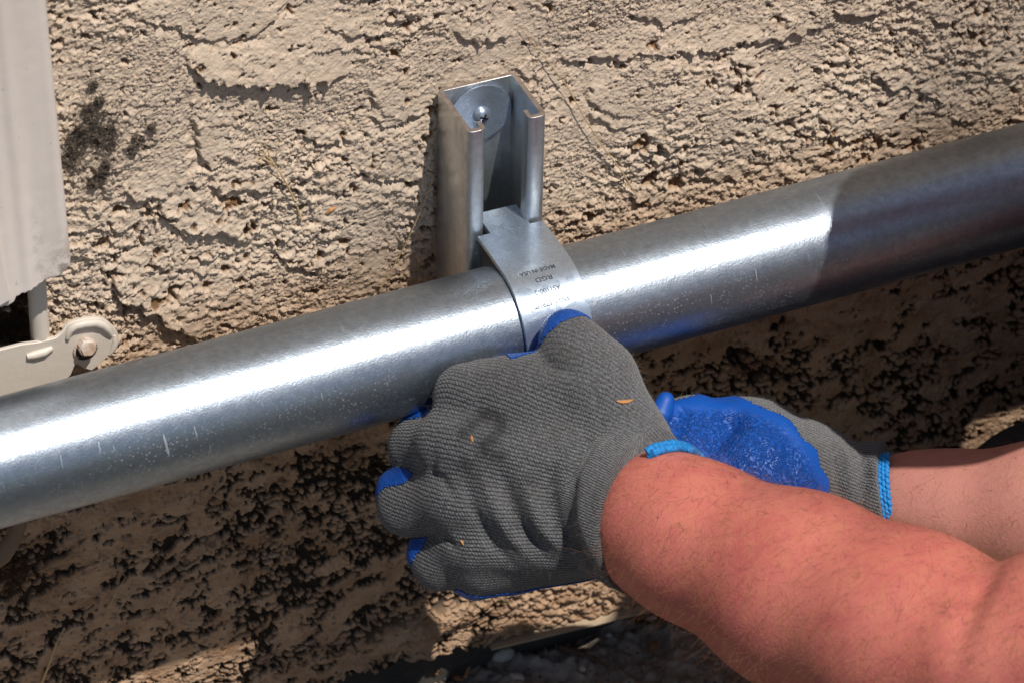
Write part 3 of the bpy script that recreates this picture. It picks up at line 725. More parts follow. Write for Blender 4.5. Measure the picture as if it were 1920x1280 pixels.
def hairs(name, mat, roots, dirs, lens, rad, parent, bend=.3, rs_=None, label=None, kind='stuff'):
    """thin tapering three sided strands"""
    rs_ = rs_ or np.random.RandomState(3)
    n = len(roots); K = 4
    side = np.cross(dirs, rs_.randn(n, 3)); side /= np.linalg.norm(side, axis=1)[:, None]; s2 = np.cross(dirs, side)
    cur = rs_.randn(n, 3) * bend
    V = np.zeros((n, K, 3, 3))
    for k in range(K):
        t = k / (K - 1); c = roots + dirs * (lens * t)[:, None] + cur * (lens * t * t)[:, None]
        r = rad * (1 - .8 * t)
        for j in range(3):
            a = 2 * math.pi * j / 3; V[:, k, j] = c + (side * math.cos(a) + s2 * math.sin(a)) * (r if np.isscalar(r) else r[:, None])
    V = V.reshape(-1, 3); base = np.arange(n)[:, None] * K * 3; F = []
    for k in range(K - 1):
        for j in range(3): F.append(np.hstack([base + k * 3 + j, base + k * 3 + (j + 1) % 3, base + (k + 1) * 3 + (j + 1) % 3, base + (k + 1) * 3 + j]))
    o = mesh_np(name, V, np.vstack(F), mat, parent=parent)
    return tag(o, kind=kind, label=label)
def scatter(V, F, n, mask=None, seed=1):
    rs_ = np.random.RandomState(seed)
    A = np.linalg.norm(np.cross(V[F[:, 2]] - V[F[:, 0]], V[F[:, 3]] - V[F[:, 1]]), axis=1)
    if mask is not None: A = A * mask
    i = rs_.choice(len(F), n, p=A / A.sum()); a, b_ = rs_.rand(n, 1), rs_.rand(n, 1); q = V[F[i]]
    P = q[:, 0] * (1 - a) * (1 - b_) + q[:, 1] * a * (1 - b_) + q[:, 2] * a * b_ + q[:, 3] * (1 - a) * b_
    return P, face_normals(V, F)[i], i, rs_

# materials of the figure
def knit_mat(name, base=(.066, .067, .071)):
    m = N(name); c = m.obj()
    kv, ku = m.attr('kv'), m.attr('ku')
    wob = m.math('ADD', m.math('MULTIPLY', m.math('SUBTRACT', m.noise(c, 130, 2, .5), .5), .8), m.math('MULTIPLY', m.math('SUBTRACT', m.noise(c, 700, 2, .5), .5), .5))
    kv2 = m.math('ADD', kv, wob)
    rib = m.math('ABSOLUTE', m.math('COSINE', m.math('MULTIPLY', kv2, math.pi)))           # 1 on a rib, 0 between ribs
    fl = m.math('FLOOR', m.math('ADD', kv2, .5))
    st = m.math('ABSOLUTE', m.math('SINE', m.math('MULTIPLY', m.math('ADD', ku, m.math('ADD', m.math('MULTIPLY', fl, .37), m.math('MULTIPLY', kv2, .55))), math.pi)))
    fz = m.noise(c, 900, 4, .7); big = m.noise(c, 60, 4, .6)
    soft = m.attr('soft')                                                                    # felted areas hide the ribs
    h = m.math('MULTIPLY', m.math('POWER', rib, .7), m.math('ADD', .35, m.math('MULTIPLY', m.math('POWER', st, .6), .65)))
    hh = m.math('ADD', m.math('MULTIPLY', h, m.math('SUBTRACT', 1.0, m.math('MULTIPLY', soft, .7))), m.math('MULTIPLY', fz, .7))
    v = m.math('MULTIPLY', m.ramp(h, (.05, 0.), (.75, 1.)), m.math('SUBTRACT', 1.0, m.math('MULTIPLY', soft, .6)))
    lightc = m.mix(m.ramp(fz, (.35, 0.), (.65, 1.)), tuple(x * .75 for x in base), tuple(x * 2.7 for x in base))
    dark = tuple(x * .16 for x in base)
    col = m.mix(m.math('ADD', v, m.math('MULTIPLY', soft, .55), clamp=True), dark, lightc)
    col = m.mix(m.math('MULTIPLY', m.ramp(big, (.5, 0.), (.7, 1.)), .3), col, (.07, .055, .042))
    gr = m.attr('grime'); col = m.mix(m.math('MULTIPLY', gr, .75), col, (.014, .013, .013))
    col = m.mix(m.math('MULTIPLY', m.ramp(m.noise(c, 1100, 2, .5), (.64, 0.), (.72, 1.)), .6), col, (.26, .26, .27))
    m.P(Base_Color=col, Roughness=.9, Normal=m.bump(hh, .00085, 1.0))
    m.b.inputs['Specular IOR Level'].default_value = .15
    m.b.inputs['Sheen Weight'].default_value = .25; m.b.inputs['Sheen Roughness'].default_value = .5
    return m.m
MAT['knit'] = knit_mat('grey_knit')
def rubber():
    m = N('blue_latex'); c = m.obj()
    w1 = m.n('TexWave', wave_type='BANDS', i_Vector=c, i_Scale=75.0, i_Distortion=9.0, i_Detail=3.0, i_Detail_Scale=1.6, i_Detail_Roughness=.6).outputs['Fac']
    cr = m.math('ABSOLUTE', m.math('SUBTRACT', m.noise(c, 330, 2, .5, 1.2), .5))
    wr = m.attr('wrinkle')
    hgt = m.math('MULTIPLY', m.math('ADD', m.ramp(cr, (0., 0.), (.09, 1.)), m.math('MULTIPLY', w1, .25)), wr)
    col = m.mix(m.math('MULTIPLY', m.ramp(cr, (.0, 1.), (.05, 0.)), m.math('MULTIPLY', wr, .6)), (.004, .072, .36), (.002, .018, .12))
    col = m.mix(m.math('MULTIPLY', m.ramp(m.noise(c, 35, 4, .6), (.5, 0.), (.75, 1.)), .35), col, (.003, .035, .20))
    m.P(Base_Color=col, Roughness=.46, Normal=m.bump(hgt, .0007, .8))
    m.b.inputs['Specular IOR Level'].default_value = .4
    return m.m
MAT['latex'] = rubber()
m = N('cyan_braid'); c = m.obj()
m.P(Base_Color=m.mix(m.noise(c, 500, 3, .6), (.0, .10, .36), (.01, .30, .72)), Roughness=.6, Normal=m.bump(m.noise(c, 900, 3, .6), .0006)); MAT['braid'] = m.m
def skin(name, a, b_, c3, rough=.5):
    m = N(name); c = m.obj()
    n1 = m.noise(c, 22, 4, .6); n2 = m.noise(c, 140, 4, .65); n3 = m.noise(c, 420, 3, .6)
    col = m.mix(m.ramp(n1, (.35, 0.), (.65, 1.)), a, b_)
    col = m.mix(m.math('MULTIPLY', m.ramp(n2, (.42, 0.), (.68, 1.)), .5), col, c3)
    fre = m.ramp(m.noise(c, 260, 1, .4), (.77, 0.), (.80, 1.))
    col = m.mix(m.math('MULTIPLY', m.attr('pale'), .55), col, m.mix(n1, (.42, .25, .20), (.36, .19, .16)))  # far forearm: paler inner skin, and its different light put into the colour
    col = m.mix(m.math('MULTIPLY', fre, .5), col, tuple(x * .35 for x in b_))
    pore = m.n('TexVoronoi', i_Vector=c, i_Scale=900.0).outputs['Distance']
    hh = m.math('ADD', m.math('MULTIPLY', pore, .5), n3)
    m.P(Base_Color=col, Roughness=rough, Normal=m.bump(hh, .0003, .8))
    m.b.inputs['Subsurface Weight'].default_value = .12; m.b.inputs['Subsurface Radius'].default_value = (1, .35, .2); m.b.inputs['Subsurface Scale'].default_value = .004
    m.b.inputs['Specular IOR Level'].default_value = .2
    return m.m
MAT['skin'] = skin('ruddy_skin', (.55, .175, .138), (.46, .120, .104), (.53, .20, .118))
m = N('arm_hair'); m.P(Base_Color=(.24, .10, .045), Roughness=.5); MAT['hair'] = m.m
m = N('head_hair'); m.P(Base_Color=(.06, .035, .02), Roughness=.6); MAT['hair2'] = m.m
m = N('yarn_fuzz'); m.P(Base_Color=(.20, .195, .19), Roughness=.9); MAT['fuzz'] = m.m

# ------------------------------------------------------------------ the person: one continuous body
person = empty('person', (560, -300, GZ), 'person kneeling at the right, forearms reaching in with grey and blue work gloves', 'person')
Rw, Rw1, Rm, Rm2, Re = at(1178, 950, 52), at(1300, 1012, 78), at(1500, 1108, 112), at(1700, 1195, 150), at(1885, 1262, 188)
Lw, Lw1, Lm, Le = at(1655, 948, -42), at(1780, 962, -34), at(1960, 972, -20), at(2350, 1010, 20)
RS, LS = np.array([380., -490, 60]), np.array([480., -175, 60])
headc = np.array([272., -285, 204])
body = [(Rw, 20, Rw + (Rw1 - Rw) * .4, 32.2, 6), (Rw + (Rw1 - Rw) * .4, 32.6, Rw1, 35.8, 8), (Rw1, 35.8, Rm, 44.2, 14), (Rm, 44.6, Rm2, 47.5, 14), (Rm2, 47.5, Re, 45, 14), (Re, 46, Re + (RS - Re) * .3, 52, 5), (Re + (RS - Re) * .3, 52, RS, 58, 20),
        (Lw, 21, Lw + (Lw1 - Lw) * .3, 25.6, 5), (Lw + (Lw1 - Lw) * .3, 26, Lw1, 28.6, 8), (Lw1, 29, Lm, 36, 14), (Lm, 36, Le, 43, 14), (Le, 43, LS, 56, 20),
        # hands inside the gloves
        (Rw, 20, at(980, 880, 36), 20, 10), (at(980, 850, 40), 18, at(880, 850, 40), 12, 10), (at(980, 930, 38), 18, at(890, 980, 34), 11, 10),
        (Lw, 19, at(1400, 880, -32), 18, 8),
        # trunk, neck, head
        (RS + [30, 40, -20], 62, LS + [30, -40, -20], 62, 40), (np.array([470., -330, -20]), 105, np.array([600., -330, -150]), 110, 40), (np.array([600., -330, -150]), 110, np.array([690., -335, -210]), 120, 40),
        (np.array([440., -330, 70]), 56, np.array([318., -292, 180]), 52, 30),
        (headc + [12, 0, 22], 84, headc + [-10, 0, 8], 76, 20), (headc + [-28, 0, -50], 50, headc + [-46, 0, -68], 34, 25),
        (headc + [-84, 0, 8], 7, headc + [-98, 0, -16], 11, 8), (headc + [-72, 0, -40], 12, headc + [-76, 0, -44], 12, 6), (headc + [-74, 0, -66], 14, headc + [-78, 0, -68], 12, 10),
        (headc + [6, 80, -10], 10, headc + [12, 84, 14], 12, 5), (headc + [6, -80, -10], 10, headc + [12, -84, 14], 12, 5),
        # legs
        (np.array([700., -260, -215]), 92, at(1990, 1010, -175), 56, 30), (at(1990, 1010, -175), 52, np.array([690., -90, -335]), 40, 15),
        (np.array([700., -410, -215]), 92, np.array([430., -560, -325]), 56, 30), (np.array([430., -560, -325]), 52, np.array([800., -520, -335]), 40, 15)]
V, F = sdf_mesh(body, 4.0, 15); F = fix_out(V, F); V = taubin(V, F, 2)
T = bvh(V, F)
V = sculpt(V, F, T, [(-3.5, 7, [(1868, 1062), (1835, 1110), (1805, 1180), (1785, 1270)]), (-1.5, 5, [(1700, 1135), (1800, 1120), (1850, 1090)])])
T = bvh(V, F)
dLr = np.min([seg_dist(V, Lw, Lm)[0], seg_dist(V, Lm, Le)[0]], axis=0)
pb = mesh_np('body', V, F, MAT['skin'], parent=person, attrs={'pale': ('POINT', np.clip((62 - dLr) / 15, 0, 1))})
# arm hair, lying towards the hand and a little down
def fcen(V, F): return V[F].mean(1)
ce = fcen(V, F)
dR, _ = seg_dist(ce, Rw1, Re); dL, _ = seg_dist(ce, Lw, Le)
nr = face_normals(V, F)
vis = (nr @ BACK > -.35)
mR = (dR < 62) & vis & (dR < dL); mL = (dL < 50) & vis & (dL <= dR) & (ce[:, 0] < 330)
for msk, n_, ax_, sd in ((mR, 5200, Rw - Re, 4), (mL, 1300, Lw - Le, 9)):
    P, nn, _, r_ = scatter(V, F, n_, msk.astype(float), sd)
    ax_ = ax_ / np.linalg.norm(ax_)
    sw = np.cross(nn, ax_)
    d = nn * (.28 + .25 * r_.rand(n_, 1)) + ax_ * .25 + (-UP) * .45 + sw * .35 * r_.randn(n_, 1) + .3 * r_.randn(n_, 3)
    d -= nn * np.minimum(0, (d * nn).sum(1) - .12)[:, None]
    d /= np.linalg.norm(d, axis=1)[:, None]
    hairs('arm_hair', MAT['hair'], P - nn * .2, d, 5 + 8 * r_.rand(n_), .056, pb, .35, r_)
# head hair and eyes
hp = [(headc + [22, 0, 30], 90, headc + [0, 0, 26], 84), (headc + [45, 0, -20], 62, headc + [40, 0, 0], 64)]
Vh, Fh = sdf_mesh(hp, 5.0, 20, cut=[(headc + [-40, 0, 40], np.array([-.75, 0, -.66]))]); Fh = fix_out(Vh, Fh)
Vh = Vh + vert_normals(Vh, Fh) * (1.6 * np.sin(Vh[:, 1] * .5) * np.sin(Vh[:, 0] * .21 + Vh[:, 2] * .17))[:, None]
mesh_np('hair', Vh, Fh, MAT['hair2'], parent=person)
me_ = N('eye_white'); me_.P(Base_Color=(.7, .68, .65), Roughness=.2)
mir = N('iris'); mir.P(Base_Color=(.05, .03, .02), Roughness=.2)
for s in (-1, 1):
    b = MB(); b.ico(headc + [-69, 29 * s, 6], 11.5, 3); ey_ = b.build('eye', me_.m, person, smooth=True)
    b = MB(); b.ico(headc + [-76.5, 30 * s, 3], 5, 3, (.9, 1, 1)); b.build('iris', mir.m, ey_, smooth=True)
    vv, ff = sdf_mesh([(headc + [-66, 18 * s, 16], 7, headc + [-60, 44 * s, 14], 6), (headc + [-70, 16 * s, 24], 5, headc + [-64, 46 * s, 22], 4.5)], 2.0, 4); ff = fix_out(vv, ff)
    mesh_np('eyelid', vv, ff, MAT['skin'], parent=person)
# clothes
mcl = N('pale_grey_cotton'); c = mcl.obj(); mcl.P(Base_Color=mcl.mix(mcl.noise(c, 30, 5, .6), (.42, .46, .50), (.52, .56, .60)), Roughness=.9, Normal=mcl.bump(mcl.noise(c, 40, 4, .6), .008))
shirt = [(RS + [30, 40, -20], 68, LS + [30, -40, -20], 68, 40), (np.array([470., -330, -20]), 112, np.array([600., -330, -150]), 117, 40), (np.array([600., -330, -150]), 117, np.array([684., -335, -206]), 131, 40),
         (Re + (RS - Re) * .5, 66, RS, 66, 20), (Le + (LS - Le) * .5, 62, LS, 64, 20)]
Vs, Fs = sdf_mesh(shirt, 6.0, 20); Fs = fix_out(Vs, Fs); mesh_np('shirt', Vs, Fs, mcl.m, parent=person)
mtr = N('charcoal_trousers'); c = mtr.obj(); mtr.P(Base_Color=mtr.mix(mtr.noise(c, 40, 5, .6), (.016, .020, .024), (.03, .034, .04)), Roughness=.9, Normal=mtr.bump(mtr.noise(c, 700, 3, .6), .0005))
tr = [(p[0], p[1] + 5, p[2], p[3] + 5, 20) for p in body[-4:]] + [(np.array([690., -335, -215]), 126, np.array([700., -335, -220]), 126, 30)]
Vs, Fs = sdf_mesh(tr, 6.0, 20); Fs = fix_out(Vs, Fs); mesh_np('trousers', Vs, Fs, mtr.m, parent=person)
b = MB()
for p0, p1 in ((np.array([690., -90, -335]), np.array([760., -92, -360])), (np.array([800., -520, -335]), np.array([870., -522, -360]))):
    pass
for p0 in (np.array([730., -90, -350]), np.array([850., -520, -350])):
    vv, ff = sdf_mesh([(p0, 42, p0 + [110, 0, -2], 38), (p0 + [110, 0, 0], 38, p0 + [125, 0, 70], 28), ], 6.0, 12); ff = fix_out(vv, ff)
    vv[:, 2] = np.maximum(vv[:, 2], GZ + 1)
    mesh_np('boot', vv, ff, MAT['hair2'], parent=person)

# ------------------------------------------------------------------ gloves
def knit_fields(V, F, palm, bones, near_palm):
    """per corner rib / stitch coordinates; palm=(origin, axis, thick, side, L, s0)"""
    ce = V[F].mean(1); W = V[F]
    O, a, c_, b_, L, s0, off, sp = palm
    best = near_palm(ce); which = np.full(len(F), -1)
    for i, (p0, p1, r0, r1) in enumerate(bones):
        dd, t = seg_dist(ce, p0, p1); dd = dd - (r0 + (r1 - r0) * t); m_ = dd < best; best[m_] = dd[m_]; which[m_] = i
    kv = np.zeros((len(F), 4)); ku = np.zeros((len(F), 4))
    q = W - O; la = q @ a; s = s0 + (1 - s0) * np.clip(la / L, -.3, 1.2)
    kv[:] = np.arctan2(q @ b_ / s, q @ c_ + off) * (off + 22) / sp; ku[:] = la / 1.55
    for i, (p0, p1, r0, r1) in enumerate(bones):
        m_ = which == i
        if not m_.any(): continue
        ax_ = (p1 - p0) / np.linalg.norm(p1 - p0); e1 = BACK - (BACK @ ax_) * ax_; e1 /= np.linalg.norm(e1); e2 = np.cross(ax_, e1)
        q = W[m_] - p0; kv[m_] = np.arctan2(q @ e2, q @ e1) * ((r0 + r1) / 2) / sp; ku[m_] = (q @ ax_) / 1.75
    return kv, ku, which
def split_glove(V, F, blue, kv, ku, soft, grime, wr, gname, label):
    for _ in range(2): pass
    g = mesh_np(gname, *compact(V, F[~blue]), MAT['knit'], parent=pb_parent, attrs={'kv': ('CORNER', kv[~blue]), 'ku': ('CORNER', ku[~blue]), 'soft': ('FACE', soft[~blue]), 'grime': ('FACE', grime[~blue])})
    tag(g, label)
    Vb = V + vert_normals(V, F) * .25
    Fi = F[blue]; wi_ = wr[blue]; par = np.arange(len(V))          # separate islands become parts of their own
    lab = par.copy()
    for _ in range(400):
        m1 = lab[Fi].min(1); new = lab.copy(); np.minimum.at(new, Fi.ravel(), np.repeat(m1, 4)); new = new[new]
        if (new == lab).all(): break
        lab = new
    fl_ = lab[Fi[:, 0]]; ids, cnt = np.unique(fl_, return_counts=True); c = None
    for k_ in np.argsort(-cnt):
        if cnt[k_] < 12: continue
        mk_ = fl_ == ids[k_]; vv_, ff_ = compact(Vb, Fi[mk_])
        o_ = mesh_np('palm_coating' if c is None else 'finger_coating', vv_, ff_, MAT['latex'], parent=g, attrs={'wrinkle': ('FACE', wi_[mk_])})
        sd_ = o_.modifiers.new('thickness', 'SOLIDIFY'); sd_.thickness = .0007; sd_.offset = 0
        c = c or o_
    return g, c
def compact(V, F):
    u, inv = np.unique(F, return_inverse=True); return V[u], inv.reshape(F.shape)
pb_parent = person

def frame(W_, K_, roll=0):
    a = (K_ - W_); L = np.linalg.norm(a); a /= L; c_ = BACK - (BACK @ a) * a; c_ /= np.linalg.norm(c_); return a, c_, np.cross(c_, a), L

# right glove (the near one, back of the hand towards us)
ad = (Rm - Rw); ad /= np.linalg.norm(ad)                           # forearm direction
cc = at(1203, 957, 55)                                             # centre of the cuff opening
G = [(at(872, 744, 46), 15.5, at(1150, 855, 45), 21, 8), (at(850, 835, 52), 17, at(1160, 905, 50), 23, 8), (at(858, 930, 48), 17, at(1165, 950, 48), 24, 8), (at(890, 1012, 40), 15.5, at(1165, 995, 42), 22, 8),
     (at(950, 870, 32), 30, at(1120, 920, 35), 30, 8), (at(950, 730, 44), 16.5, at(1110, 725, 45), 19, 9),
     (at(1172, 835, 44), 23, at(1112, 708, 47), 19, 9), (at(1112, 708, 47), 19, at(1078, 655, 47), 14.5, 7), (at(1078, 655, 47), 14.5, at(1063, 630, 45), 12.2, 6),
     # fingers folded down and under
     (at(850, 835, 50), 15, at(783, 840, 26), 14.2, 8), (at(783, 840, 26), 12.6, at(805, 856, -4), 10.5, 4),
     (at(856, 930, 46), 15, at(763, 948, 28), 14.4, 8), (at(763, 948, 28), 12.8, at(792, 962, -6), 10.5, 4),
     (at(888, 1010, 40), 14, at(826, 1052, 24), 14, 8), (at(826, 1052, 24), 12.6, at(852, 1064, -4), 10.5, 4),
     (at(880, 738, 42), 14, at(905, 722, 38), 12, 5), (at(905, 722, 38), 11.2, at(935, 712, 34), 9.6, 3),
     (at(900, 1062, 30), 13, at(1085, 1035, 26), 13, 7),
     # cuff
     (at(1150, 930, 48), 33, cc, 38.0, 6), (cc, 38.0, cc + ad * 26, 39.5, 4)]
GB = [(at(945, 702, 34), 8.2, at(968, 704, 34), 7.6, 2), (at(890, 1084, 24), 10, at(960, 1070, 23), 10.2, 4), (at(960, 1070, 23), 10, at(1105, 1047, 20), 9.5, 4),
      (at(806, 802, 26), 10.2, at(784, 811, 23), 9.4, 2.5), (at(778, 911, 31), 11, at(746, 918, 25), 10.2, 2.5), (at(826, 1030, 28), 10, at(799, 1036, 24), 9, 2.5)]
V, F = sdf_mesh(G + GB, .85, 5, cut=[(cc + ad * 2.5, (ad + UP * .2) / np.linalg.norm(ad + UP * .2))]); F = fix_out(V, F); V = taubin(V, F, 3)
T = bvh(V, F)
V = sculpt(V, F, T, [(2.8, 3.4, [(900, 880), (922, 940), (955, 1000), (1000, 1050)]), (-3.0, 3.2, [(868, 880), (885, 950), (920, 1015), (965, 1062)]),
                     (3.2, 3.8, [(975, 870), (990, 930), (1015, 985), (1060, 1035)]), (-3.2, 3.4, [(940, 880), (955, 935), (985, 1000), (1030, 1050)]),
                     (-3.2, 4.0, [(1040, 860), (1030, 920), (1045, 990), (1085, 1040)]), (1.2, 4, [(1062, 850), (1058, 910), (1075, 990), (1110, 1045)]),
                     (-3.0, 3.6, [(1172, 770), (1115, 818), (1072, 890), (1066, 975), (1092, 1045), (1150, 1088)]), (2.4, 4.6, [(1195, 790), (1140, 830), (1099, 900), (1094, 975), (1122, 1045), (1175, 1092)]),
                     (-1.6, 2.6, [(818, 800), (812, 860), (806, 900)]), (-2.2, 2.4, [(800, 880), (830, 900), (852, 935)]), (-2.2, 2.4, [(800, 1010), (835, 1010), (860, 1030)]),
                     (-1.2, 3, [(1010, 668), (1040, 690), (1090, 700)]), (-.9, 3, [(1140, 690), (1120, 740), (1130, 800)]), (-1.0, 2.2, [(920, 700), (900, 720), (880, 760)])])
nr = face_normals(V, F); ce = V[F].mean(1)
def dprim(P, pr_):
    dd, t = seg_dist(P, np.array(pr_[0]), np.array(pr_[2])); return dd - (pr_[1] + (pr_[3] - pr_[1]) * t)
dg_ = np.min([dprim(ce, p) for p in G], axis=0); db_ = np.min([dprim(ce, p) for p in GB], axis=0)
fuzzn = np.sin(ce[:, 0] * 1.9) * np.sin(ce[:, 1] * 2.3 + 1) * np.sin(ce[:, 2] * 2.1)
blue = (db_ + .5 * fuzzn < dg_)
tip = at(1063, 630, 45); ta_ = tip - at(1090, 672, 47); ta_ /= np.linalg.norm(ta_)
al = (ce - tip) @ ta_; thumb = np.linalg.norm(ce - tip, axis=1) < 30
blue |= thumb & (al > 1.2 + 5.0 * (nr @ BACK) + .6 * fuzzn)
a, c_, b_, L = frame(at(1185, 945, 48), at(858, 880, 46))
blue |= (nr @ c_ < -.45) & ((ce - at(1000, 900, 10)) @ c_ < -2) & (np.linalg.norm(ce - cc, axis=1) > 60)
bones = [(np.array(G[i][0]), np.array(G[i][2]), G[i][1], G[i][3]) for i in ()]
bones.append((at(1150, 930, 48), cc + ad * 22, 33, 38))
palmp = G[:-2]
kv, ku, which = knit_fields(V, F, (at(1185, 945, 0), a, c_, b_, L, .66, 36.0, 1.2), bones, lambda P: np.min([dprim(P, p) for p in palmp], axis=0))
soft = np.clip((tip - ce) @ UP * 0 + ((ce - at(1000, 780, 50)) @ (UP * .75 + RIGHT * .65)) / 24, 0, 1) * .8
soft = np.where(which == len(bones) - 1, .1, soft)
gp = [hit(T, *q_) for q_ in [(905, 778), (925, 776), (940, 788), (938, 806), (922, 822), (905, 834), (915, 850), (938, 856), (885, 796), (868, 812), (990, 900), (870, 870)]]; gp = [g_ for g_ in gp if g_ is not None]
grime = np.clip(sum(np.exp(-(np.linalg.norm(ce - g_, axis=1) / 3.2) ** 2) for g_ in gp) * (1 + .4 * fuzzn), 0, 1)
glove, coat = split_glove(V, F, blue, kv, ku, soft, grime, np.full(len(F), .35), 'work_glove', 'grey knit glove with its back towards the viewer, fist closed under the pipe')
m_ = (~blue).astype(float) * (nr @ BACK > -.3)
P, nn, ii, r_ = scatter(V, F, 15000, m_, 21)
d = nn * .5 + .75 * r_.randn(len(P), 3); d /= np.linalg.norm(d, axis=1)[:, None]
hairs('yarn_fuzz', MAT['fuzz'], P - nn * .3, d, 1.0 + 1.8 * r_.rand(len(P)) ** 2, .04, glove, .8, r_)
# braided cyan hem, showing where the cuff is not rolled over
def hem(center, nrm, rad, a0, a1, parent, thick=2.0, rows=3, step=2.2, ref=None, flat=0.0):
    e1 = (ref if ref is not None else UP); e1 = e1 - (e1 @ nrm) * nrm; e1 /= np.linalg.norm(e1); e2 = np.cross(nrm, e1)
    b = MB(); n = int(rad * math.radians(abs(a1 - a0)) / .55)
    for row in range(rows):
        pts, rr_ = [], []
        for i in range(n):
            ang_ = math.radians(a0 + (a1 - a0) * i / (n - 1)); ph = i * .55 / step * math.pi * 1.6 + row * 2.6 + .8 * math.sin(i * .31)
            o_ = (row - (rows - 1) / 2) * thick * .8
            r2 = rad + .35 * math.cos(ph) + random.uniform(-.12, .12)
            p = center + (e1 * math.cos(ang_) + e2 * math.sin(ang_)) * r2 + nrm * (o_ + .3 * math.sin(ph))
            pts.append(p); rr_.append(thick * .5 * (.72 + .45 * abs(math.sin(ph))))
        b.tube(pts, rr_, 8)
    return b.build('braided_hem', MAT['braid'], parent, smooth=True)
hn = ad + BACK * .22 - UP * .22; hn /= np.linalg.norm(hn)
hem(cc + ad * 5.0 + UP * 1.6, hn, 35.4, -130, 26, glove, 4.0, 2, 2.6, ref=UP)
# rolled edge of the cuff
e1 = UP - (UP @ ad) * ad; e1 /= np.linalg.norm(e1); e2 = np.cross(ad, e1)

# left glove (behind, palm up towards us)
Lcut = at(1672, 932, -40); ld = (Lm - Lw); ld /= np.linalg.norm(ld)
ld2 = ld * .94 + UP * .20 - RIGHT * 0; ld2 /= np.linalg.norm(ld2)
Gl = [(at(1300, 805, -22), 16.5, at(1400, 862, -30), 30, 8), (at(1400, 862, -30), 30.5, at(1505, 895, -34), 26.5, 8), (at(1505, 895, -34), 26.5, at(1590, 925, -38), 24.5, 8),
      (at(1440, 900, -20), 30, at(1340, 900, -20), 28, 8), (at(1590, 925, -38), 24.5, at(1625, 930, -40), 25.5, 3), (at(1646, 938, -40), 29.5, at(1660, 940, -40), 28.6, 2), (at(1672, 938, -40), 26.5, at(1740, 940, -36), 26.5, 3),
      (at(1300, 810, -22), 16, at(1215, 800, -16), 12, 6), (at(1380, 900, -10), 24, at(1230, 870, -10), 18, 6)]
Gt = [(at(1238, 776, -6), 5.5, at(1248, 752, -8), 4.2, 1.5)]
V, F = sdf_mesh(Gl + Gt, .95, 5, cut=[(Lcut, ld2)]); F = fix_out(V, F); V = taubin(V, F, 3)
T = bvh(V, F)
V = sculpt(V, F, T, [(-4.0, 2.8, [(1616, 836), (1622, 890), (1612, 940)]), (1.2, 3, [(1580, 835), (1590, 880), (1585, 930)]), (-1.0, 2.5, [(1560, 850), (1572, 900), (1570, 940)]),
                     (-4.0, 5, [(1385, 765), (1372, 795), (1345, 830), (1330, 860)]), (2.0, 6, [(1420, 790), (1410, 830), (1390, 870)]), (-2.5, 4, [(1470, 800), (1480, 850), (1470, 900)]), (1.6, 5, [(1310, 770), (1305, 800), (1290, 830)]), (-2, 2.5, [(1350, 780), (1380, 800), (1430, 805)]), (-1.5, 1.8, [(1262, 745), (1280, 770), (1300, 780)]), (1.0, 2.5, [(1400, 790), (1440, 830), (1470, 880)])])
nr = face_normals(V, F); ce = V[F].mean(1)
fuzzn = np.sin(ce[:, 0] * 1.9) * np.sin(ce[:, 1] * 2.3 + 1) * np.sin(ce[:, 2] * 2.1)
cen = at(1340, 962, 0); q_ = ce - cen
rho = np.hypot(q_ @ RIGHT, q_ @ UP)                                # the coating ends on a round edge across the heel of the hand
blue = (rho + .5 * fuzzn + .9 * np.sin(ce[:, 2] * .35 + ce[:, 1] * .2) < 57.0) & (nr @ (BACK * .9 + UP * -.1 - RIGHT * .2) > -.42)
blue |= np.min([dprim(ce, p) for p in Gt], axis=0) < np.min([dprim(ce, p) for p in Gl], axis=0)
a, c_, b_, L = frame(at(1650, 935, -40), at(1300, 805, -22))
kv, ku, which = knit_fields(V, F, (at(1650, 935, -66), a, c_, b_, L, .8, 26.0, 1.15), [], lambda P: np.zeros(len(P)) - 99)
wr = np.clip((54 - rho) / 5, .12, 1) * np.clip(1 + .0 * rho, 0, 1)
wr = wr * np.clip(((at(1400, 762, -10) - ce) @ UP) / 4, .1, 1)
lglove, lcoat = split_glove(V, F, blue, kv, ku, np.full(len(F), .15), np.zeros(len(F)), wr, 'work_glove', 'gloved far hand with wrinkled blue palm coating turned up, behind the near forearm')
P, nn, ii, r_ = scatter(V, F, 5000, (~blue).astype(float) * (nr @ BACK > -.4), 22)
d = nn * .5 + .75 * r_.randn(len(P), 3); d /= np.linalg.norm(d, axis=1)[:, None]
hairs('yarn_fuzz', MAT['fuzz'], P - nn * .3, d, 1.0 + 1.6 * r_.rand(len(P)) ** 2, .04, lglove, .8, r_)
hem(at(1676, 938, -40) + ld2 * 1.5, ld2, 27.2, -60, 150, lglove, 2.3, 3, 2.2, ref=BACK)
# ------------------------------------------------------------------ downspout, rod and bracket on the left
mds = N('chalky_white_paint'); c = mds.obj()
vs_ = mds.map(c, (1, 1, .12))
stn = mds.ramp(mds.noise(c, 70, 5, .7), (.6, 0.), (.72, 1.)); lowm_ = mds.attr('wear')
colr = mds.mix(mds.ramp(mds.noise(vs_, 60, 3, .5), (.3, 0.), (.7, 1.)), (.62, .545, .485), (.70, .62, .56))
colr = mds.mix(mds.math('MULTIPLY', mds.ramp(mds.noise(c, 300, 2, .5), (.72, 0.), (.76, 1.)), .5), colr, (.35, .3, .26))
colr = mds.mix(mds.math('MULTIPLY', mds.ramp(mds.noise(c, 160, 5, .75), (.44, 0.), (.56, 1.)), mds.math('MULTIPLY', lowm_, .8)), colr, (.17, .13, .10))
mds.P(Base_Color=colr, Roughness=.55, Normal=mds.bump(mds.noise(c, 90, 3, .5), .0003))
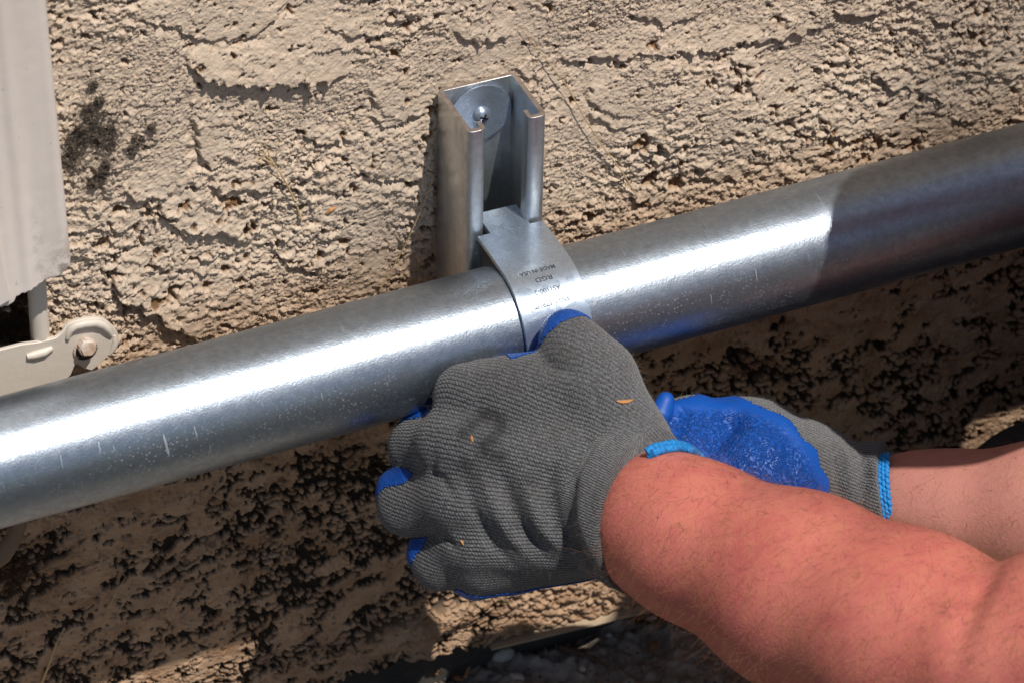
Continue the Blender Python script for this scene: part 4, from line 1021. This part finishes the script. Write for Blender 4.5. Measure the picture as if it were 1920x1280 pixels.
spout = empty('downspout', (-262, -20, -60), 'off white painted metal downspout with fluted face and ragged cut lower end', 'downspout')
xr = plane(137, 490, 1, -34)[0]
# profile in plan, running from the right return round the fluted face to the left return
prof_ = [(xr + 1.5, -8), (xr + .6, -20), (xr, -30.5)] + [(xr - 1.2, -33.2), (xr - 3.6, -34.2)]
xx = xr - 5
while xx > xr - 74:
    k = (xr - 5 - xx); prof_.append((xx, -34.2 - 1.5 * (math.exp(-((k - 17) / 3.2) ** 2) + math.exp(-((k - 26) / 2.6) ** 2) * .7 + math.exp(-((k - 45) / 3.4) ** 2)) + .5 * math.sin(k * .16))); xx -= 1.5
prof_ += [(xr - 76, -33), (xr - 77, -30), (xr - 77, -8)]
cutpx = [(137, 490), (128, 505), (108, 519), (84, 527), (62, 540), (40, 548), (26, 556), (22, 566), (0, 573), (-60, 590)]
cz = sorted([(plane(u, v, 1, -34)[0], plane(u, v, 1, -34)[2]) for u, v in cutpx])
def zcut(x): return float(np.interp(x, [q[0] for q in cz], [q[1] for q in cz]))
rows = []; zs_ = [0, .25, .5, .75] + [1 - .25 * (.82 ** i) for i in range(1, 14)] + [1.0]
jr = random.Random(4); jag = {}
V = []; wear = []
ztop = 1500.
for i, f_ in enumerate(zs_):
    for j, (x, y) in enumerate(prof_):
        z1 = zcut(min(x, xr)) + .35 * math.sin(x * 2.1) + .3 * math.sin(x * .7) + (6 if y > -12 else 0)
        z = z1 + (1 - f_) ** 2 * (ztop - z1) if i < len(zs_) - 1 else z1
        curl = 0
        V.append((x - .047 * (z - z1), y + .25 * math.sin(z * .03 + x * .1), z))
        wear.append(math.exp(-(max(0, z - z1) / 13) ** 1.5) * math.exp(-((x - xr + 4) / 9) ** 2) + .35 * math.exp(-((x - xr + 16) / 3) ** 2) * math.exp(-((z - z1 - 22) / 20) ** 2))
n = len(prof_); idx = np.arange(len(V)).reshape(len(zs_), n)
F = np.stack([idx[:-1, :-1], idx[:-1, 1:], idx[1:, 1:], idx[1:, :-1]], -1).reshape(-1, 4)
ob = mesh_np('downspout_body', V, F, mds.m, parent=spout, attrs={'wear': ('POINT', wear)})
sm = ob.modifiers.new('thickness', 'SOLIDIFY'); sm.thickness = .0008
# folded seam piece on its left
sx = plane(22, 560, 1, -38)[0]
b = MB(); q0 = plane(0, 573, 1, -38); q1 = plane(21, 562, 1, -38); t0 = plane(-2, 425, 1, -38)
b.poly_prism([(sx - 22, -38.2, q0[2] - 6), (sx - 9, -38.2, q0[2] - 1.5), (sx, -38.2, q1[2]), (sx - 2.4, -38.2, q1[2] + 14), (sx - 5.5, -38.2, t0[2] + 6), (sx - 9, -38.2, t0[2] + 14), (sx - 22, -38.2, t0[2] + 30)], (0, 3.6, 0))
b.build('seam_flap', mds.m, spout, bevel=.5)
# rod below the downspout
ra_, rb_ = plane(64, 470, 1, -14), plane(76, 640, 1, -14)
b = MB(); b.tube([ra_, ra_ * .5 + rb_ * .5, rb_, rb_ + (rb_ - ra_) * .35], [4.6, 4.6, 4.6, 4.6], 24)
rod = b.build('support_rod', MAT['tan'], None, smooth=True, origin=rb_); tag(rod, 'thin off white painted rod between the downspout and the bracket', 'rod')
# bracket
MAT['arm'] = paint_mat('shaded_paint', (.20, .13, .085), .7, .0008, .6)  # bracket paint darkened: shade under the pipe put into the colour
YB = -19.0
def P3(u, v, y=YB): return plane(u, v, 1, y)
brk = empty('pipe_bracket', P3(110, 680), 'beige painted stamped steel bracket with a rusty bolt, half behind the pipe', 'bracket')
out = [(-120, 690), (-40, 668), (0, 655), (40, 645), (72, 641), (104, 633), (118, 622), (124, 610), (140, 602), (160, 597), (182, 595), (196, 598), (206, 606), (216, 616), (223, 628), (220, 645), (216, 656), (204, 668), (190, 682), (172, 696), (160, 692), (150, 686),
       (144, 682), (139, 690), (133, 704), (118, 720), (80, 760), (20, 800), (-120, 840)]
Pts = [P3(u, v) for u, v in out]
b = MB(); b.poly_prism([tuple(p) for p in Pts], (0, 2.2, 0)); plate = b.build('bracket_plate', MAT['tan'], brk, bevel=.7, bseg=3)
b = MB()
bead = [P3(u, v, YB - .4) for u, v in [(127, 634), (131, 620), (141, 611), (158, 607), (178, 605), (192, 609), (202, 618), (209, 629)]]
b.tube(bead, [1.2, 1.9, 2.1, 2.2, 2.2, 2.1, 1.9, 1.0], 12); b.build('raised_bead', MAT['tan'], plate, smooth=True)
b = MB(); b.tube([P3(u, v, YB - .1) for u, v in [(50, 668), (66, 664), (84, 659), (98, 652)]], [1.5, 2.2, 2.2, 1.3], 12); b.build('raised_bead', MAT['tan'], plate, smooth=True)
b = MB(); b.tube([P3(u, v, YB + .3) for u, v in [(205, 664), (212, 652), (216, 640), (214, 628)]], [1, 1.8, 1.8, 1], 10); b.build('raised_bead', MAT['tan'], plate, smooth=True)
hc = P3(160, 655, YB - .25)
b = MB(); disc(b, hc, 6.0, .6, 40); b.build('bolt_hole', mdk.m, plate)
b = MB(); b.tube([hc + np.array([5.6 * math.cos(a_), -.1, 5.6 * math.sin(a_)]) for a_ in [math.radians(x) for x in range(20, 225, 12)]], .75, 8); b.build('hole_rim', MAT['tan_rust'], plate, smooth=True)
bc = P3(163, 650, YB - 3.0); b = MB()
bmesh.ops.create_cone(b.bm, cap_ends=True, segments=6, radius1=4.9, radius2=4.7, depth=5.4, matrix=Matrix.Translation(Vector(bc)) @ Matrix.Rotation(math.radians(78), 4, 'X') @ Matrix.Rotation(.3, 4, 'Z'))
b.build('bolt', MAT['tan_rust'], brk, bevel=.8, bseg=3)
# lower arm of the same fitting coming out under the pipe
b = MB(); b.tube([P3(u, v, -20) for u, v in [(44, 950), (36, 985), (22, 1014), (4, 1038), (-24, 1058), (-70, 1075)]], [3.0, 3.6, 4.4, 5.0, 5, 5], 20)
b.build('bracket_arm', MAT['arm'], brk, smooth=True)

# ------------------------------------------------------------------ litter: straws, webs, chips, stones
def surf(u, v, off=.6):
    d = Vector(ray(u, v)).normalized(); r = WT.ray_cast(Vector(CC), d, 9000); return np.array(r[0]) - np.array(d) * off
wx, wz = (XX[::3, ::3], ZZ[::3, ::3]); wv = np.stack([wx, -H[::3, ::3], wz - .6 * over[::3, ::3]], -1); wny, wnx = wx.shape
wi = np.arange(wny * wnx).reshape(wny, wnx); WT = bvh(wv.reshape(-1, 3), np.stack([wi[:-1, :-1], wi[:-1, 1:], wi[1:, 1:], wi[1:, :-1]], -1).reshape(-1, 4))
def straw(px, r, label, off=1.5, name='dry_grass_stem', group='dry stems caught on the stucco'):
    P = [surf(u, v, off + (2.5 * math.sin(math.pi * i / (len(px) - 1)))) for i, (u, v) in enumerate(px)]
    b = MB(); b.tube(P, [r * (1 - .55 * i / (len(P) - 1)) for i in range(len(P))], 6)
    o = b.build(name, MAT['straw'], None, smooth=True, origin=P[0]); tag(o, label, 'grass stem', group); return o
straw([(1190, 362), (1165, 320), (1130, 275), (1096, 222), (1066, 166), (1036, 126), (1010, 95), (975, 50)], .38, 'long thin dry stem slanting down the wall to the right of the channel', 2.5)
s_ = straw([(566, 414), (556, 385), (540, 350), (524, 322), (505, 298), (488, 284)], .55, 'short yellow dry stem with split top left of the channel', 2)
b = MB()
for px in ([(512, 308), (498, 300), (478, 293)], [(508, 302), (504, 288), (498, 274)], [(515, 312), (500, 310), (482, 303)]):
    b.tube([surf(u, v, 3.5) for u, v in px], [.45, .35, .15], 6)
b.build('split_tip', MAT['straw'], s_, smooth=True)
straw([(712, 545), (735, 505), (760, 460), (785, 405), (806, 352), (812, 330)], .35, 'thin dry stem leaning beside the left edge of the channel', 3)
straw([(520, 262), (526, 275), (522, 288), (512, 296)], .22, 'tiny curled brown stem above the split yellow stem', 2)
straw([(76, 1285), (92, 1245), (106, 1205), (121, 1176)], .75, 'thick pale straw standing at the lower left corner', 4)
straw([(205, 1135), (222, 1105), (236, 1080)], .3, 'short thin straw low on the shaded wall', 2)
straw([(70, 1072), (110, 1056), (135, 1040), (170, 1036)], .22, 'fine dark rootlet curving over the shaded wall', 2)
def chip(px, w_, label, T_=None, th_=.5, mat='chip'):
    P = [T_(u, v) for u, v in px]; b = MB(); b.tube(P, [w_ * k for k in (.35, 1, .9, .3)][:len(P)] if len(P) == 4 else [w_ * .5, w_, w_ * .35], 5)
    for v in b.bm.verts: pass
    o = b.build('wood_chip', MAT[mat], None, origin=P[0]); return tag(o, label, 'wood chip', 'wood chips')
chip([(612, 400), (620, 394), (630, 389)], 1.0, 'orange wood chip stuck to the wall left of the channel', lambda u, v: surf(u, v, .6))
GT = bvh(*[(lambda o: (np.array([tuple((o.matrix_basis @ v.co) / MM) for v in o.data.vertices]) + np.array(worg(o.parent)), np.array([tuple(p.vertices) for p in o.data.polygons])))(glove)][0])
def gs(u, v):
    h_ = hit(GT, u, v); return h_ + BACK * .35 if h_ is not None else at(u, v, 70)
chip([(1156, 751), (1166, 753), (1178, 752), (1187, 748)], .85, 'orange wood chip lying on the near glove above its cuff', gs)
chip([(884, 816), (885, 822), (887, 828)], .75, 'small orange chip on the back of the near glove', gs)
chip([(864, 1012), (867, 1016), (869, 1021)], .7, 'tiny orange crumb on the lower fingers of the near glove', gs)
# dirty cobweb tufts
mdb = N('dusty_web'); c = mdb.obj(); mdb.P(Base_Color=mdb.mix(mdb.noise(c, 700, 3, .7), (.025, .018, .013), (.15, .115, .085)), Roughness=.95)
def tuft(name, spots, n_f, label, cat, col_=mdb.m, lf=6, seed=1):
    rg_ = random.Random(seed); r2 = np.random.RandomState(seed); c0 = surf(*spots[0][:2], 1)
    b = MB()
    for (u, v, r) in spots:
        for _ in range(max(6, int(r * 2.2))):
            a_, q_ = rg_.uniform(0, 6.28), r * math.sqrt(rg_.random()); p = surf(u + q_ * math.cos(a_), v + q_ * math.sin(a_), rg_.uniform(.3, 3.2))
            b.ico(p, rg_.uniform(.6, 2.4), 1, (rg_.uniform(.6, 1.6), rg_.uniform(.5, 1), rg_.uniform(.6, 1.5)), .6, rg_.random(), Matrix.Rotation(rg_.uniform(0, 3), 3, 'Y'))
    o = b.build(name, col_, None, origin=c0); tag(o, label, cat)
    roots, dirs = [], []
    for (u, v, r) in spots:
        for _ in range(int(n_f * r / 14)):
            a_, q_ = rg_.uniform(0, 6.28), r * 1.15 * math.sqrt(rg_.random()); roots.append(surf(u + q_ * math.cos(a_), v + q_ * math.sin(a_), rg_.uniform(.5, 3.5)))
            d = r2.randn(3) * [1, .35, 1]; dirs.append(d / np.linalg.norm(d))
    hairs('web_strands', col_, np.array(roots), np.array(dirs), lf * (.4 + r2.rand(len(roots))), .11, o, .7, r2)
    return o
tuft('cobweb_clump', [(182, 240, 34), (150, 262, 26), (200, 262, 20), (134, 298, 16), (165, 205, 10), (176, 160, 8), (186, 190, 8)], 90, 'dark matted clump of cobweb and dirt on the wall beside the downspout', 'cobweb', seed=3)
tuft('cobweb_clump', [(262, 262, 9), (285, 240, 7), (246, 282, 8)], 60, 'faint grey wisp of web to the right of the dark clump', 'cobweb', seed=5, lf=5)
tuft('cobweb_clump', [(190, 330, 12), (200, 310, 8), (175, 345, 9)], 80, 'small brown wisp of web below the dark clump', 'cobweb', seed=6, lf=5)
mms = N('dry_moss'); c = mms.obj(); mms.P(Base_Color=mms.mix(mms.noise(c, 400, 3, .7), (.03, .018, .010), (.15, .085, .04)), Roughness=.95)
tuft('moss_tuft', [(20, 580, 34), (8, 610, 30), (44, 560, 18), (30, 625, 22), (60, 600, 10)], 170, 'brown dry moss in the hollow under the downspout', 'moss', mms.m, 7, 8)
tuft('grass_tuft', [(28, 1075, 22), (14, 1060, 16), (44, 1062, 14), (20, 1105, 12)], 120, 'dark dry grass tuft on the wall below the pipe at the left', 'grass tuft', mms.m, 14, 9)

# stones and twigs on the soil
def gpt(u, v, lift=0):
    p = plane(u, v, 2, GZ + 2 + 5 * .6 + lift); return p
mst = N('grey_stone'); c = mst.obj(); mst.P(Base_Color=mst.mix(mst.noise(c, 90, 6, .7), (.36, .325, .285), (.58, .53, .47)), Roughness=.85, Normal=mst.bump(mst.noise(c, 260, 5, .7), .0012))
mst2 = N('rust_stone'); c = mst2.obj(); mst2.P(Base_Color=mst2.mix(mst2.noise(c, 150, 5, .7), (.12, .045, .018), (.28, .12, .055)), Roughness=.7, Normal=mst2.bump(mst2.noise(c, 260, 5, .7), .0012))
for i, (u, v, r, sc_, mt_, lb) in enumerate([
        (936, 1222, 9.5, (1.0, .8, .75), mst, 'largest pale grey angular stone on the soil against the footing'),
        (982, 1206, 6.5, (1.1, .7, .7), mst2, 'reddish brown stone tucked behind the largest grey stone'),
        (962, 1266, 5.2, (1.25, .8, .6), mst, 'flat pale stone in front of the largest grey stone'),
        (1226, 1212, 5.6, (1.2, .85, .8), mst2, 'rusty brown stone alone on the soil beside the forearm'),
        (1200, 1152, 3.6, (1.3, .8, .6), mst2, 'small orange brown stone near the foot of the wall'),
        (1222, 1160, 3.4, (1.2, .9, .6), mst, 'small dark grey pebble beside the orange brown stone'),
        (1092, 1252, 3.0, (1, .9, .8), mst, 'pale pebble below the long twig'),
        (1140, 1190, 2.6, (1, 1, .7), mst, 'round little pebble between the twig and the wall'),
        (1030, 1195, 3.6, (1.1, .8, .7), mst, 'grey pebble right of the reddish brown stone'),
        (858, 1272, 3.6, (1.2, .8, .6), mst2, 'brown pebble at the left end of the visible soil')]):
    b = MB(); b.ico(gpt(u, v, r * .25), r, 3, sc_, .42, i + 3, Matrix.Rotation(i * 1.3, 3, 'Z'))
    o = b.build('stone', mt_.m, None, smooth=False, origin=gpt(u, v)); tag(o, lb, 'stone', 'stones on the soil')
    for p in o.data.polygons: p.use_smooth = True
    o.data.set_sharp_from_angle(angle=math.radians(22))
mtw = N('dark_twig'); c = mtw.obj(); mtw.P(Base_Color=mtw.mix(mtw.noise(c, 300, 4, .6), (.05, .028, .016), (.14, .08, .045)), Roughness=.85)
for px, r, mt_, lb in [([(1050, 1212), (1078, 1220), (1112, 1232), (1140, 1250)], 1.3, mtw.m, 'long brown twig lying on the soil below the glove'),
                       ([(1155, 1160), (1176, 1146), (1194, 1133)], .45, MAT['straw'], 'straight dry straw on the soil near the wrist'),
                       ([(1180, 1176), (1183, 1165), (1186, 1154)], .4, MAT['straw'], 'tiny upright straw beside the straight dry straw'),
                       ([(818, 1262), (822, 1252), (828, 1244)], .7, MAT['chip'], 'orange splinter at the left of the soil'),
                       ([(872, 1268), (876, 1256), (880, 1250)], .7, MAT['chip'], 'orange splinter left of the flat pale stone'),
                       ([(1214, 1128), (1228, 1146), (1238, 1158)], .6, mtw.m, 'dark curved twig close to the forearm')]:
    b = MB(); b.tube([gpt(u, v, r + 1.5) for u, v in px], [r, r * 1.05, r * .8, r * .6][:len(px)], 7)
    o = b.build('twig', mt_, None, smooth=True, origin=gpt(*px[0])); tag(o, lb, 'twig', 'twigs on the soil')
# loose grit, uncountable
rg_ = random.Random(2); b = MB()
for _ in range(2600):
    x, y = rg_.uniform(-90, 200), rg_.uniform(-110, 8); r = .35 + 1.5 * rg_.random() ** 4
    g_ = bmesh.ops.create_icosphere(b.bm, subdivisions=1, radius=r, matrix=Matrix.Translation((x, y, GZ + 5 * math.exp(-((x - 120) / 90) ** 2) + r * .3 + rg_.uniform(-1, 2.2))) @ Matrix.Rotation(rg_.uniform(0, 3), 4, (rg_.random(), rg_.random(), 1)) @ Matrix.Diagonal((1, rg_.uniform(.5, 1), rg_.uniform(.4, .9), 1)))
mgr = N('grit'); c = mgr.obj(); mgr.P(Base_Color=mgr.ramp(mgr.noise(c, 160, 2, .5), (.3, (.05, .032, .02)), (.5, (.14, .12, .10)), (.7, (.33, .29, .25))), Roughness=.85)
o = b.build('grit', mgr.m, None); tag(o, kind='stuff', label='loose grit and crumbs scattered over the soil')
